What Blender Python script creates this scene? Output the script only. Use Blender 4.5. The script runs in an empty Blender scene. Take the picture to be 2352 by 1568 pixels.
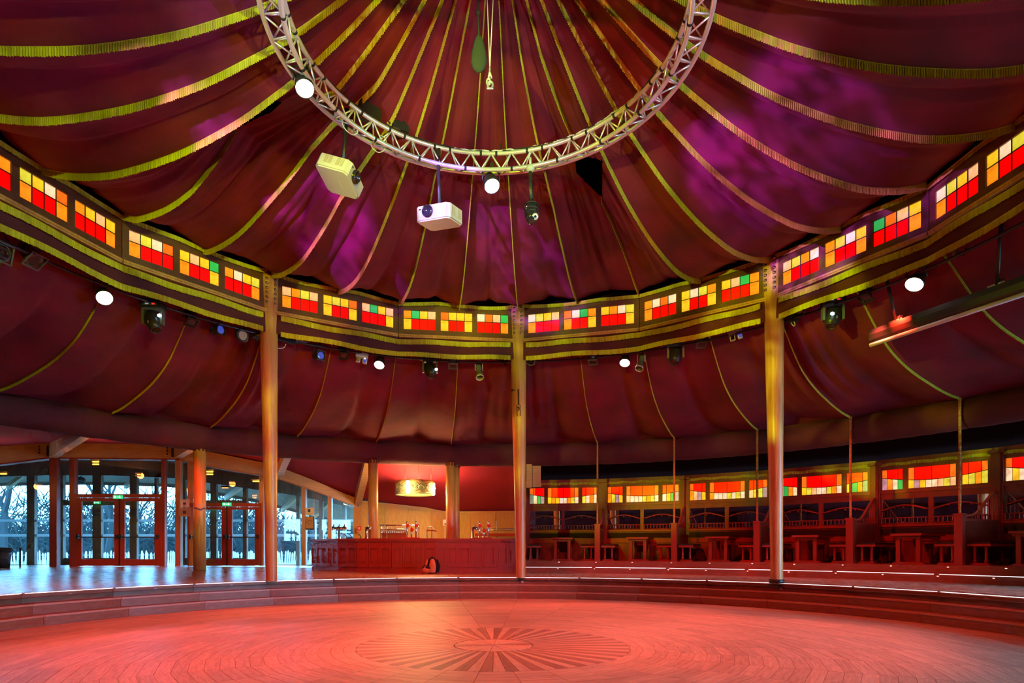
import bpy, math, random
from mathutils import Vector, Matrix, Quaternion
random.seed(7)
PI = math.pi
sc = bpy.context.scene
COL = sc.collection

# ------------------------------------------------------------------ camera
# level camera with a vertical lens shift, low on the rim of the dance floor
F, HY, CX = 1398.55, 1263.1, 1152.27          # focal length and principal point, in pixels of the 2352 x 1568 frame
CAM = Vector((.0955, -7.07, 1.1))
cd = bpy.data.cameras.new('camera')
cam = bpy.data.objects.new('camera', cd)
COL.objects.link(cam)
cam.location = CAM
cam.rotation_euler = (PI / 2, 0, 0)
cd.sensor_fit = 'HORIZONTAL'
cd.sensor_width = 36
cd.lens = F / 2352 * 36
cd.shift_x = (1176 - CX) / 2352
cd.shift_y = (HY - 784) / 2352
cd.clip_end = 400
sc.camera = cam

# ------------------------------------------------------------------ sky (cold daylight outside, camera balanced for lamps)
w = bpy.data.worlds.new('sky')
sc.world = w
w.use_nodes = True
wn = w.node_tree.nodes
bg = wn['Background']
bg.inputs[0].default_value = (.20, .60, 1.0, 1)
bg.inputs[1].default_value = 32.0

# ------------------------------------------------------------------ stage lights outside the picture, then added ring spots without lamp bodies
def stage_spot(name, loc, target, color, watts, deg, blend=.35, radius=.06, gobo=None):
    l = bpy.data.lights.new(name, 'SPOT')
    l.energy = watts
    l.color = color
    l.spot_size = math.radians(deg)
    l.spot_blend = blend
    l.shadow_soft_size = radius
    if gobo:                                  # breakup gobo in the lamp: dappled beam
        l.use_nodes = True
        N = l.node_tree.nodes; K = l.node_tree.links; e = N['Emission']
        tc = N.new('ShaderNodeTexCoord'); nz = N.new('ShaderNodeTexNoise'); rp = N.new('ShaderNodeValToRGB')
        nz.inputs['Scale'].default_value = gobo[0]; nz.inputs['Detail'].default_value = 2; nz.inputs['Distortion'].default_value = gobo[3] if len(gobo) > 3 else .6
        rp.color_ramp.elements[0].position = .42; rp.color_ramp.elements[1].position = .60
        rp.color_ramp.elements[0].color = (gobo[1],) * 3 + (1,); rp.color_ramp.elements[1].color = (gobo[2],) * 3 + (1,)
        K.new(tc.outputs['Normal'], nz.inputs['Vector']); K.new(nz.outputs['Fac'], rp.inputs[0]); K.new(rp.outputs[0], e.inputs['Strength'])
    o = bpy.data.objects.new(name, l)
    COL.objects.link(o)
    o.location = loc
    o.rotation_euler = (Vector(target) - Vector(loc)).to_track_quat('-Z', 'Y').to_euler()
    return o
# yellow washes on the frieze and the posts
YEL = (.70, .95, .012)
G1 = (11, .25, 1.5)
stage_spot('stage_light', (2.6, -6.6, 5.2), (-3.6, 6.2, 5.9), YEL, 1900, 44, .5, gobo=G1)
stage_spot('stage_light', (-3.4, -6.3, 5.2), (2.0, 6.8, 5.9), YEL, 2600, 33, .4, gobo=G1)
stage_spot('stage_light', (1.0, -6.9, 5.2), (-6.2, 2.0, 6.1), YEL, 1100, 44, .5, gobo=G1)
stage_spot('stage_light', (-5.6, -4.2, 5.2), (5.5, 4.5, 4.9), YEL, 4800, 15, .3, gobo=(20, .2, 1.6))
stage_spot('stage_light', (-6.6, -2.6, 5.2), (4.6, 1.2, 7.0), YEL, 600, 46, .5, gobo=G1)
# violet beams thrown into the canopy
VIO = (.36, .06, 1.0)
stage_spot('stage_light', (-4.7, -5.3, 5.1), (-2.7, 4.4, 7.0), VIO, 15000, 12, .6, gobo=(14, .15, 1.4))
stage_spot('stage_light', (-4.5, -5.4, 5.1), (4.3, 2.6, 6.5), VIO, 20000, 9, .4, gobo=(30, .15, 1.6, 2.5))
stage_spot('stage_light', (-5.0, -4.9, 5.1), (4.6, 1.0, 6.55), VIO, 14000, 8, .5, gobo=(30, .15, 1.5, 2.5))
stage_spot('stage_light', (-3.9, -5.9, 5.1), (.9, 6.2, 6.95), VIO, 18000, 9, .5, gobo=(30, .1, 1.5, 2.5))
stage_spot('stage_light', (6.8, -2.0, 5.1), (-5.4, -1.2, 6.6), VIO, 2600, 20, .7, gobo=(10, .2, 1.3))
# cold white from the moving heads on the truss
stage_spot('stage_light', (-4.9, -5.2, 4.2), (-1.2, 1.2, 6.95), (.74, .90, 1.0), 1000, 30, .5)
stage_spot('stage_light', (5.2, -4.9, 4.2), (1.3, 1.2, 6.95), (.74, .90, 1.0), 1000, 30, .5)
# dim red glow on the canopy behind the truss
stage_spot('stage_light', (.4, -7.0, 5.0), (.3, 5.4, 6.3), (1.0, .11, .10), 900, 60, .8, gobo=(9, .05, 1.6))
# added red spots, no lamp bodies: wash for raised floor, booths, bar and doors
RED = (1.0, .03, .010)
def ring_fill(k, target, color, watts, deg, blend=.6):
    a = .0685 + k * PI / 16
    return stage_spot('stage_light', (7.3 * math.sin(a), 7.3 * math.cos(a), 5.15), target, color, watts, deg, blend)
ring_fill(1.4, (4.6, 9.8, .7), RED, 850, 62)
ring_fill(3.3, (8.4, 7.2, .7), RED, 850, 62)
ring_fill(5.4, (10.8, 3.6, .7), RED, 750, 62)
ring_fill(-1.3, (-1.9, 9.6, .6), RED, 520, 66)
ring_fill(-3.3, (-4.6, 8.8, .6), RED, 420, 50)
ring_fill(-4.7, (-10.6, 10.8, .4), RED, 1500, 25)
for k in (-6.5, -3.0, -.6, 2.0, 5.2):          # added downlights, brighten the step treads
    a = .0685 + k * PI / 16
    ring_fill(k, (6.9 * math.sin(a), 6.9 * math.cos(a), 0), (1.0, .09, .05), 520, 80, .8)
stage_spot('stage_light', (-1.4, -6.9, 5.3), (-4.2, 5.2, .1), RED, 2900, 54, .6)  # added pair of red washes to brighten the steps
stage_spot('stage_light', (1.4, -6.9, 5.3), (4.0, 5.4, .1), RED, 1700, 54, .6)

sc.view_settings.view_transform = 'Standard'
sc.view_settings.look = 'None'
sc.view_settings.exposure = 0
sc.view_settings.gamma = 1
sc.view_settings.use_curve_mapping = False
sc.cycles.use_denoising = True
sc.cycles.max_bounces = 5
sc.cycles.diffuse_bounces = 2
sc.cycles.glossy_bounces = 3
sc.cycles.transparent_max_bounces = 10
sc.cycles.sample_clamp_indirect = 4
sc.cycles.caustics_reflective = False
sc.cycles.caustics_refractive = False
sc.cycles.adaptive_threshold = .08
sc.cycles.adaptive_min_samples = 12

# ------------------------------------------------------------------ geometry helpers
A0 = .0685                                    # bearing of the first post, seen from the middle of the floor
def ang(k): return A0 + k * PI / 16           # 32 sectors
def pol(R, a, z=0.0): return Vector((R * math.sin(a), R * math.cos(a), z))
def px(x, y, d): return CAM + Vector(((x - CX) / F * d, d, (HY - y) / F * d))
def pxR(x, y, R):
    dx, dz = (x - CX) / F, (HY - y) / F
    a = dx * dx + 1; b = CAM.x * dx + CAM.y; c = CAM.x ** 2 + CAM.y ** 2 - R * R
    t = (-b + math.sqrt(b * b - a * c)) / a
    return CAM + Vector((dx * t, t, dz * t))
def proj(p):
    v = p - CAM
    return CX + F * v.x / v.y, HY - F * v.z / v.y
def lerp(a, b, t): return a + (b - a) * t
def smooth(a, b, x):
    t = max(0., min(1., (x - a) / (b - a))); return t * t * (3 - 2 * t)
def table(tab, x):
    if x <= tab[0][0]: return tab[0][1]
    for (x0, y0), (x1, y1) in zip(tab, tab[1:]):
        if x <= x1: return y0 + (y1 - y0) * (x - x0) / (x1 - x0)
    return tab[-1][1]
def catmull(tab, n):
    out = []
    for i in range(len(tab) - 1):
        p0 = tab[max(i - 1, 0)]; p1 = tab[i]; p2 = tab[i + 1]; p3 = tab[min(i + 2, len(tab) - 1)]
        for s in range(n):
            t = s / n
            out.append(tuple(.5 * (2 * b + (c - a) * t + (2 * a - 5 * b + 4 * c - d) * t * t + (3 * b - a - 3 * c + d) * t ** 3) for a, b, c, d in zip(p0, p1, p2, p3)))
    out.append(tuple(tab[-1]))
    return out

MW = {}                                       # world matrix of every parent
class MB:
    def __init__(s): s.v = []; s.f = []; s.sm = []; s.uv = None; s.tone = None
    def add(s, vs, fs, smooth=False):
        o = len(s.v); s.v += [Vector(v) for v in vs]
        for f in fs: s.f.append(tuple(o + i for i in f)); s.sm.append(smooth)
        return s
    def box(s, c, d, M=None):
        x, y, z = d[0] / 2, d[1] / 2, d[2] / 2
        vs = [Vector((a * x, b * y, e * z)) for e in (-1, 1) for b in (-1, 1) for a in (-1, 1)]
        c = Vector(c)
        vs = [(M @ v if M else v) + c for v in vs]
        return s.add(vs, [(0, 2, 3, 1), (4, 5, 7, 6), (0, 1, 5, 4), (2, 6, 7, 3), (0, 4, 6, 2), (1, 3, 7, 5)])
    def beam(s, a, b, wd, ht, up=(0, 0, 1)):
        a = Vector(a); b = Vector(b); y = (b - a); L = y.length; y.normalize()
        x = y.cross(Vector(up)).normalized(); z = x.cross(y)
        return s.box((a + b) / 2, (wd, L, ht), Matrix((x, y, z)).transposed())
    def tube(s, pts, r, n=8, closed=False, caps=True, smooth=True):
        pts = [Vector(p) for p in pts]; m = len(pts)
        rs = r if isinstance(r, (list, tuple)) else [r] * m
        vs = []; px_ = None
        for i, p in enumerate(pts):
            if closed: t = pts[(i + 1) % m] - pts[i - 1]
            else: t = pts[min(i + 1, m - 1)] - pts[max(i - 1, 0)]
            t.normalize()
            ref = px_ if px_ is not None else (Vector((0, 0, 1)) if abs(t.z) < .9 else Vector((1, 0, 0)))
            x = (ref - t * ref.dot(t)).normalized(); y = t.cross(x); px_ = x
            for j in range(n):
                q = 2 * PI * j / n
                vs.append(p + (x * math.cos(q) + y * math.sin(q)) * rs[i])
        fs = []
        for i in range(m if closed else m - 1):
            a = i * n; b = ((i + 1) % m) * n
            for j in range(n): fs.append((a + j, a + (j + 1) % n, b + (j + 1) % n, b + j))
        s.add(vs, fs, smooth)
        if caps and not closed:
            o = len(s.v) - m * n
            s.f.append(tuple(o + j for j in reversed(range(n)))); s.sm.append(False)
            s.f.append(tuple(o + (m - 1) * n + j for j in range(n))); s.sm.append(False)
        return s
    def lathe(s, prof, n=16, M=None, smooth=True, cap=True):
        vs = []
        for r, z in prof:
            for j in range(n):
                q = 2 * PI * j / n; v = Vector((r * math.cos(q), r * math.sin(q), z)); vs.append(M @ v if M else v)
        fs = []
        for i in range(len(prof) - 1):
            for j in range(n): fs.append((i * n + j, i * n + (j + 1) % n, (i + 1) * n + (j + 1) % n, (i + 1) * n + j))
        o = len(s.v)
        s.add(vs, fs, smooth)
        if cap:
            s.f.append(tuple(o + j for j in reversed(range(n)))); s.sm.append(False)
            s.f.append(tuple(o + (len(prof) - 1) * n + j for j in range(n))); s.sm.append(False)
        return s
    def prism(s, poly, z0, z1, M=None):
        n = len(poly)
        vs = [Vector((p[0], p[1], z0)) for p in poly] + [Vector((p[0], p[1], z1)) for p in poly]
        if M: vs = [M @ v for v in vs]
        return s.add(vs, [tuple(reversed(range(n))), tuple(range(n, 2 * n))] + [(i, (i + 1) % n, n + (i + 1) % n, n + i) for i in range(n)])
    def grid(s, nu, nv, fn, smooth=True, skip=None):
        vs = [fn(i / nu, j / nv) for j in range(nv + 1) for i in range(nu + 1)]
        fs = []
        for j in range(nv):
            for i in range(nu):
                if skip and skip((i + .5) / nu, (j + .5) / nv): continue
                a = j * (nu + 1) + i; fs.append((a, a + 1, a + nu + 2, a + nu + 1))
        return s.add(vs, fs, smooth)
    def ball(s, c, r, n=10, m=6, sc_=(1, 1, 1)):
        c = Vector(c)
        prof = [(max(1e-4, r * math.sin(PI * i / m)), -r * math.cos(PI * i / m)) for i in range(m + 1)]
        M = Matrix.Translation(c) @ Matrix.Diagonal((*sc_, 1))
        return s.lathe(prof, n, M, True, False)
    def mesh(s, name, mat=None, inv=None):
        me = bpy.data.meshes.new(name)
        vs = [inv @ v for v in s.v] if inv else s.v
        me.from_pydata([tuple(v) for v in vs], [], s.f)
        me.polygons.foreach_set('use_smooth', s.sm)
        if mat: me.materials.append(mat)
        if s.uv:
            ul = me.uv_layers.new(name='UVMap')
            flat = [c for uv in s.uv for c in uv]
            ul.data.foreach_set('uv', flat)
        if s.tone:
            at = me.attributes.new('tone', 'FLOAT', 'FACE'); at.data.foreach_set('value', s.tone)
        me.update()
        return me
    def build(s, name, mat, parent=None, world=False, kind=None, label=None):
        inv = MW[parent.name].inverted() if (world and parent is not None) else None
        o = bpy.data.objects.new(name, s.mesh(name, mat, inv))
        COL.objects.link(o)
        if parent is not None: o.parent = parent; MW[o.name] = MW[parent.name]
        else: MW[o.name] = Matrix.Identity(4)
        if kind: o['kind'] = kind
        if label: o['label'] = label
        return o

def thing(name, label=None, cat=None, loc=(0, 0, 0), rotz=0., group=None, kind=None):
    o = bpy.data.objects.new(name, None); COL.objects.link(o)
    o.empty_display_size = .1
    o.location = loc; o.rotation_euler = (0, 0, rotz)
    if label: o['label'] = label
    if cat: o['category'] = cat
    if group: o['group'] = group
    if kind: o['kind'] = kind
    MW[o.name] = Matrix.Translation(Vector(loc)) @ Matrix.Rotation(rotz, 4, 'Z')
    return o
def tag(o, label, cat, group=None):
    o['label'] = label; o['category'] = cat
    if group: o['group'] = group
    return o
def place(me, name, parent, loc=(0, 0, 0), rotz=0., label=None):
    o = bpy.data.objects.new(name, me); COL.objects.link(o)
    o.location = loc; o.rotation_euler = (0, 0, rotz)
    if parent is not None: o.parent = parent
    if label: o['label'] = label
    return o
def dup(root, loc, rotz, label=None, group=None):
    r = root.copy(); COL.objects.link(r); r.location = loc; r.rotation_euler = (0, 0, rotz)
    if label: r['label'] = label
    if group: r['group'] = group
    for ch in list(root.children):
        c = ch.copy(); COL.objects.link(c); c.parent = r
        for g in list(ch.children):
            e = g.copy(); COL.objects.link(e); e.parent = c
    return r
def aim(v, up=(0, 0, 1)):
    """rotation whose local +Z looks along v"""
    z = Vector(v).normalized(); x = Vector(up).cross(z)
    if x.length < 1e-4: x = Vector((1, 0, 0))
    x.normalize(); y = z.cross(x)
    return Matrix((x, y, z)).transposed().to_4x4()

# ------------------------------------------------------------------ materials
def mat(name, base, rough=.5, metal=0., emit=None, es=0., noise=None, bump=None, stretch=(1, 1, 1), sheen=0., spec=.5, base2=None, coord='Object', rnd=0.):
    m = bpy.data.materials.new(name); m.use_nodes = True
    nt = m.node_tree; N = nt.nodes; L = nt.links; b = N['Principled BSDF']
    b.inputs['Base Color'].default_value = (*base, 1)
    b.inputs['Roughness'].default_value = rough; b.inputs['Metallic'].default_value = metal
    b.inputs['Specular IOR Level'].default_value = spec
    if sheen:
        b.inputs['Sheen Weight'].default_value = sheen; b.inputs['Sheen Roughness'].default_value = .4
        b.inputs['Sheen Tint'].default_value = (min(1, base[0] * 1.8 + .1), base[1] * 1.5 + .05, base[2] * 1.5 + .07, 1)
    if emit is not None:
        b.inputs['Emission Color'].default_value = (*emit, 1); b.inputs['Emission Strength'].default_value = es
        m.cycles.emission_sampling = 'NONE'
    if noise or bump:
        tc = N.new('ShaderNodeTexCoord'); mp = N.new('ShaderNodeMapping'); mp.inputs['Scale'].default_value = stretch
        L.new(tc.outputs[coord], mp.inputs['Vector'])
    if noise:
        nz = N.new('ShaderNodeTexNoise'); nz.inputs['Scale'].default_value = noise; nz.inputs['Detail'].default_value = 5
        L.new(mp.outputs[0], nz.inputs['Vector'])
        rp = N.new('ShaderNodeValToRGB'); rp.color_ramp.elements[0].position = .3; rp.color_ramp.elements[1].position = .7
        c2 = base2 if base2 else tuple(c * .55 for c in base)
        rp.color_ramp.elements[0].color = (*c2, 1); rp.color_ramp.elements[1].color = (*base, 1)
        L.new(nz.outputs['Fac'], rp.inputs[0])
        out = rp.outputs[0]
        if rnd:
            oi = N.new('ShaderNodeObjectInfo'); hs = N.new('ShaderNodeHueSaturation'); mr = N.new('ShaderNodeMapRange')
            mr.inputs['To Min'].default_value = 1 - rnd; mr.inputs['To Max'].default_value = 1 + rnd
            L.new(oi.outputs['Random'], mr.inputs[0]); L.new(mr.outputs[0], hs.inputs['Value']); L.new(out, hs.inputs['Color']); out = hs.outputs[0]
        L.new(out, b.inputs['Base Color'])
        if emit is not None:
            mx = N.new('ShaderNodeMixRGB'); mx.blend_type = 'MULTIPLY'; mx.inputs[0].default_value = 1; mx.inputs[2].default_value = (*emit, 1)
            rp2 = N.new('ShaderNodeValToRGB'); rp2.color_ramp.elements[0].color = (.62, .5, .45, 1); rp2.color_ramp.elements[0].position = .25; rp2.color_ramp.elements[1].position = .6
            L.new(nz.outputs['Fac'], rp2.inputs[0]); L.new(rp2.outputs[0], mx.inputs[1]); L.new(mx.outputs[0], b.inputs['Emission Color'])
    if bump:
        n2 = N.new('ShaderNodeTexNoise'); n2.inputs['Scale'].default_value = bump[0]; n2.inputs['Detail'].default_value = 4
        L.new(mp.outputs[0], n2.inputs['Vector'])
        bp = N.new('ShaderNodeBump'); bp.inputs['Strength'].default_value = bump[1]; bp.inputs['Distance'].default_value = bump[2] if len(bump) > 2 else .01
        L.new(n2.outputs['Fac'], bp.inputs['Height']); L.new(bp.outputs[0], b.inputs['Normal'])
    return m

def floor_wood(name, c_lo, c_hi, attr):
    """parquet: grain runs along the UV's first axis; tone differs from board to board"""
    m = bpy.data.materials.new(name); m.use_nodes = True
    nt = m.node_tree; N = nt.nodes; L = nt.links; b = N['Principled BSDF']
    tc = N.new('ShaderNodeTexCoord'); mp = N.new('ShaderNodeMapping'); mp.inputs['Scale'].default_value = (2.2, 22, 1)
    if attr:
        src = N.new('ShaderNodeAttribute'); src.attribute_name = 'tone'; val = src.outputs['Fac']
    else:
        src = N.new('ShaderNodeObjectInfo'); val = src.outputs['Random']
    mu = N.new('ShaderNodeMath'); mu.operation = 'MULTIPLY'; mu.inputs[1].default_value = 40; L.new(val, mu.inputs[0])
    cb = N.new('ShaderNodeCombineXYZ'); L.new(mu.outputs[0], cb.inputs[0]); L.new(mu.outputs[0], cb.inputs[1]); L.new(cb.outputs[0], mp.inputs['Location'])
    L.new(tc.outputs['UV'], mp.inputs['Vector'])
    nz = N.new('ShaderNodeTexNoise'); nz.inputs['Scale'].default_value = 1.6; nz.inputs['Detail'].default_value = 6; nz.inputs['Distortion'].default_value = .8
    L.new(mp.outputs[0], nz.inputs['Vector'])
    rp = N.new('ShaderNodeValToRGB'); rp.color_ramp.elements[0].position = .32; rp.color_ramp.elements[1].position = .62
    rp.color_ramp.elements[0].color = (*c_lo, 1); rp.color_ramp.elements[1].color = (*c_hi, 1)
    L.new(nz.outputs['Fac'], rp.inputs[0])
    mr = N.new('ShaderNodeMapRange'); mr.inputs['To Min'].default_value = .80; mr.inputs['To Max'].default_value = 1.08
    L.new(val, mr.inputs[0])
    hs = N.new('ShaderNodeHueSaturation'); L.new(rp.outputs[0], hs.inputs['Color']); L.new(mr.outputs[0], hs.inputs['Value'])
    L.new(hs.outputs[0], b.inputs['Base Color'])
    b.inputs['Roughness'].default_value = .5
    bp = N.new('ShaderNodeBump'); bp.inputs['Strength'].default_value = .25; bp.inputs['Distance'].default_value = .003
    L.new(nz.outputs['Fac'], bp.inputs['Height']); L.new(bp.outputs[0], b.inputs['Normal'])
    return m

def glass(name, tint, gloss=.08, keep=.92):
    m = bpy.data.materials.new(name); m.use_nodes = True
    nt = m.node_tree; N = nt.nodes; L = nt.links
    for n in list(N):
        if n.type != 'OUTPUT_MATERIAL': N.remove(n)
    t = N.new('ShaderNodeBsdfTransparent'); t.inputs[0].default_value = (*[keep * c for c in tint], 1)
    g = N.new('ShaderNodeBsdfGlossy'); g.inputs['Roughness'].default_value = .02
    mx = N.new('ShaderNodeMixShader'); mx.inputs[0].default_value = gloss
    L.new(t.outputs[0], mx.inputs[1]); L.new(g.outputs[0], mx.inputs[2]); L.new(mx.outputs[0], N['Material Output'].inputs[0])
    return m

M = {}
M['cloth'] = mat('red_velvet', (.205, .0065, .027), .85, noise=1.1, base2=(.095, .003, .012), bump=(5, .35, .03), stretch=(1, 1, 1), sheen=.25)
M['cloth_dark'] = mat('dark_red_velvet', (.105, .012, .022), .9, noise=1.5, base2=(.07, .008, .014), bump=(6, .4, .03), sheen=.2)
M['cloth_bar'] = mat('crimson_lining', (.36, .008, .035), .9, noise=1.0, base2=(.30, .006, .028))
M['unlit_black'] = mat('unlit_black', (.010, .004, .005), 1.0, spec=0.)  # black put in for shade and unlit gaps, also on light-blocking sheets
M['fringe'] = mat('gold_fringe', (.60, .56, .03), .75, noise=30, base2=(.40, .35, .015), stretch=(1, 1, .05))
M['post_wood'] = mat('pine_post', (.62, .34, .11), .38, noise=6, base2=(.44, .21, .055), stretch=(5, 5, .35))
M['frieze_wood'] = mat('stained_frieze_wood', (.17, .062, .020), .45, noise=8, base2=(.10, .034, .012), stretch=(1, 1, 7))
M['dark_wood'] = mat('mahogany', (.31, .036, .018), .40, noise=8, base2=(.25, .028, .014), stretch=(1, 1, .2))
M['booth_wood'] = mat('booth_mahogany', (.24, .04, .02), .42, noise=8, base2=(.15, .023, .012), stretch=(1, 1, .3))
M['step_wood'] = mat('step_oak', (.36, .13, .07), .45, noise=5, base2=(.24, .08, .04), stretch=(1, 1, 5))
M['nosing'] = mat('lit_edge_oak', (.62, .32, .22), .4, noise=6, base2=(.5, .25, .17), stretch=(1, 1, 6))  # pale edging, its lit look put into the wood colour
M['beam_wood'] = mat('glulam_pine', (.60, .36, .15), .5, noise=7, base2=(.44, .24, .09), stretch=(.4, .4, 7))
M['frame_wood'] = mat('facade_wood', (.50, .21, .085), .5, noise=8, base2=(.37, .14, .05), stretch=(3, 3, .3))
M['outer_wood'] = mat('weathered_facade_wood', (.30, .22, .17), .6, noise=8, base2=(.2, .14, .11), stretch=(3, 3, .3))
M['door_wood'] = mat('door_wood', (.30, .036, .018), .4, noise=8, base2=(.23, .026, .012), stretch=(3, 3, .3))
M['ply'] = mat('knotty_plywood', (.62, .38, .13), .6, noise=9, base2=(.48, .26, .075), stretch=(6, 6, .5))
M['platform'] = mat('platform_boards', (.42, .30, .22), .27, noise=4, base2=(.28, .19, .13), stretch=(2, 2, 2), bump=(12, .08, .003), rnd=.1, spec=.9)
M['floor_gap'] = mat('floor_joint', (.11, .055, .035), .8)
M['plank'] = floor_wood('oak_parquet', (.44, .26, .17), (.64, .42, .28), False)
M['plank_far'] = floor_wood('oak_parquet_far', (.44, .26, .17), (.64, .42, .28), True)
M['ray_light'] = floor_wood('oak_inlay', (.46, .27, .17), (.60, .40, .27), False)
M['ray_dark'] = floor_wood('walnut_inlay', (.24, .11, .07), (.34, .18, .12), False)
M['alu'] = mat('truss_aluminium', (.82, .82, .84), .26, .55)
M['chrome'] = mat('chrome', (.8, .8, .82), .12, 1.0)
M['steel'] = mat('bolt_steel', (.45, .45, .42), .3, 1.0)
M['black'] = mat('black_housing', (.018, .019, .018), .42)
M['black_soft'] = mat('black_rubber', (.012, .012, .012), .8)
M['grey_green'] = mat('grey_housing', (.10, .125, .11), .45)
M['white'] = mat('white_plastic', (.50, .50, .47), .4)
M['bag_green'] = mat('dark_green_cloth', (.018, .03, .026), .9)
M['grille'] = mat('vent_grille', (.40, .36, .26), .6)
M['lens'] = mat('dark_lens', (.02, .02, .03), .08, spec=.9)
M['blue_lens'] = mat('blue_lens', (.03, .04, .16), .1, spec=.9, emit=(.08, .12, .8), es=.5)
M['lamp_on'] = mat('par_lens_lit', (1, .9, .85), .4, emit=(1, .78, .68), es=22)
M['led_on'] = mat('moving_head_led', (1, 1, 1), .4, emit=(.55, .8, 1), es=7)
M['led_strip'] = mat('step_light', (1, 1, 1), .5, emit=(.92, .97, 1), es=1.6)
M['dot_light'] = mat('step_marker_light', (1, 1, 1), .5, emit=(1, .85, .7), es=1.2)
M['red_led'] = mat('red_display', (.3, 0, 0), .5, emit=(1, .03, .02), es=1.0)
M['lcd'] = mat('display_marks', (.5, .6, .5), .5, emit=(.7, .9, .7), es=.25)
M['pale_cable'] = mat('pale_cable', (.62, .60, .66), .5)
M['rope'] = mat('twisted_rope', (.60, .33, .05), .7, noise=25, base2=(.30, .06, .02))
M['mirror'] = mat('mirror_glass', (.85, .85, .85), .02, 1.0)
M['glass'] = glass('window_glass', (.93, .97, 1.0), .06)
M['safety_strip'] = mat('frosted_strip', (.85, .9, .95), .6, emit=(.55, .8, 1), es=.0)
M['paper'] = mat('paper_sheet', (.78, .72, .68), .7)
M['ink'] = mat('printed_ink', (.06, .07, .16), .7)
M['kraft'] = mat('brown_sheet', (.50, .30, .17), .7)
M['exit'] = mat('exit_sign_green', (.02, .35, .12), .5, emit=(.03, .7, .25), es=1.0)
M['exit_mark'] = mat('exit_sign_mark', (.9, 1, .95), .5, emit=(.85, 1, .92), es=2.2)
M['fire_red'] = mat('fire_sign_red', (.65, .02, .02), .5)
M['heater'] = mat('reflected_heater', (1, .35, .05), .5, emit=(1, .26, .03), es=5)  # glow of heaters mirrored in the glass
M['bulb'] = mat('lamp_tube', (1, .95, .8), .4, emit=(1, .78, .42), es=16)
M['drum'] = mat('lamp_drum', (.33, .27, .13), .5, noise=6, base2=(.20, .17, .08))
M['drum_ring'] = mat('lamp_drum_relief', (.12, .13, .08), .4)
M['orange_bag'] = mat('orange_nylon', (.72, .24, .07), .6, noise=12, base2=(.55, .16, .04))
M['bark'] = mat('winter_bark', (.035, .04, .042), 1.0, spec=0.)
M['brush'] = mat('brushwood', (.034, .045, .046), 1.0, spec=0., noise=3, base2=(.02, .027, .028))
M['ground'] = mat('outside_ground', (.10, .12, .11), 1.0, noise=1.5, base2=(.05, .07, .05))
M['paling'] = mat('paling_wood', (.55, .55, .52), .8)
M['canopy_out'] = mat('eave_boards', (.34, .29, .25), .7, noise=5, base2=(.26, .22, .19))
M['wall'] = mat('plain_lining', (.14, .012, .018), .9)
M['bin'] = mat('black_bin', (.03, .03, .045), .6)

# ================================================================== DANCE FLOOR
R1, R2, R3 = 6.80, 7.01, 7.22                  # the three risers round the dance floor
ZS = (.156, .312, .468)
ZP = .468                                      # raised floor
floor = MB().prism([(pol(6.95, ang(k)).x, pol(6.95, ang(k)).y) for k in reversed(range(32))], -.2, -.012).build('floor', M['floor_gap'], kind='structure')
def plank_mesh(ra, rb, half, name, m, g=.0018, t=.014, gx=.0016):
    """trapezoid board centred on its own origin, length along x; ra, rb are the inner and outer vertex radii"""
    rc = (ra + rb) / 2 * math.cos(half)
    y0 = ra * math.cos(half) + g - rc; y1 = rb * math.cos(half) - g - rc
    x0 = ra * math.sin(half) - gx; x1 = rb * math.sin(half) - gx
    b = MB(); c = .0008
    b.add([(-x0, y0, -t), (x0, y0, -t), (x1, y1, -t), (-x1, y1, -t), (-x0 + c, y0 + c, 0), (x0 - c, y0 + c, 0), (x1 - c, y1 - c, 0), (-x1 + c, y1 - c, 0)],
          [(4, 5, 6, 7), (0, 1, 5, 4), (1, 2, 6, 5), (2, 3, 7, 6), (3, 0, 4, 7)])
    b.uv = [(b.v[i].x, b.v[i].y) for f in b.f for i in f]
    return b, rc
HALF = PI / 32
CW = .1335
RR = 1.56
NC = int((R1 - RR) / CW) + 1
cells = []
for i in range(NC):
    ra = RR + i * CW; rb = min(RR + (i + 1) * CW, R1 + .02)
    gap = .0014 if i in (3, 8, 13, 18, 23) else .0009
    b, rc = plank_mesh(ra, rb, HALF, 'plank', M['plank'], gap)
    for j in range(32):
        a = ang(j + .5)
        c = [pol(ra, a - HALF), pol(ra, a + HALF), pol(rb, a + HALF), pol(rb, a - HALF)]
        area = 0
        if all(p.y > -4.5 for p in c):
            q = [proj(p) for p in c]
            q = [(max(0, min(2352, x)), max(0, min(1568, y))) for x, y in q]
            area = abs(sum(q[n][0] * q[(n + 1) % 4][1] - q[(n + 1) % 4][0] * q[n][1] for n in range(4))) / 2
        cells.append((area, i, j, b, rc))
cells.sort(key=lambda t: -t[0])
pm = {}
for area, i, j, b, rc in cells[:290]:
    if i not in pm: pm[i] = b.mesh('plank', M['plank'])
    place(pm[i], 'plank', floor, pol(rc, ang(j + .5), 0), -ang(j + .5))
far = MB(); far.uv = []; far.tone = []
for area, i, j, b, rc in cells[290:]:
    a = ang(j + .5); T = Matrix.Translation(pol(rc, a, 0)) @ Matrix.Rotation(-a, 4, 'Z'); r = random.random()
    far.add([T @ v for v in b.v], b.f); far.uv += b.uv; far.tone += [r] * 5
far.build('plank_field', M['plank_far'], floor, kind='stuff')
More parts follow.
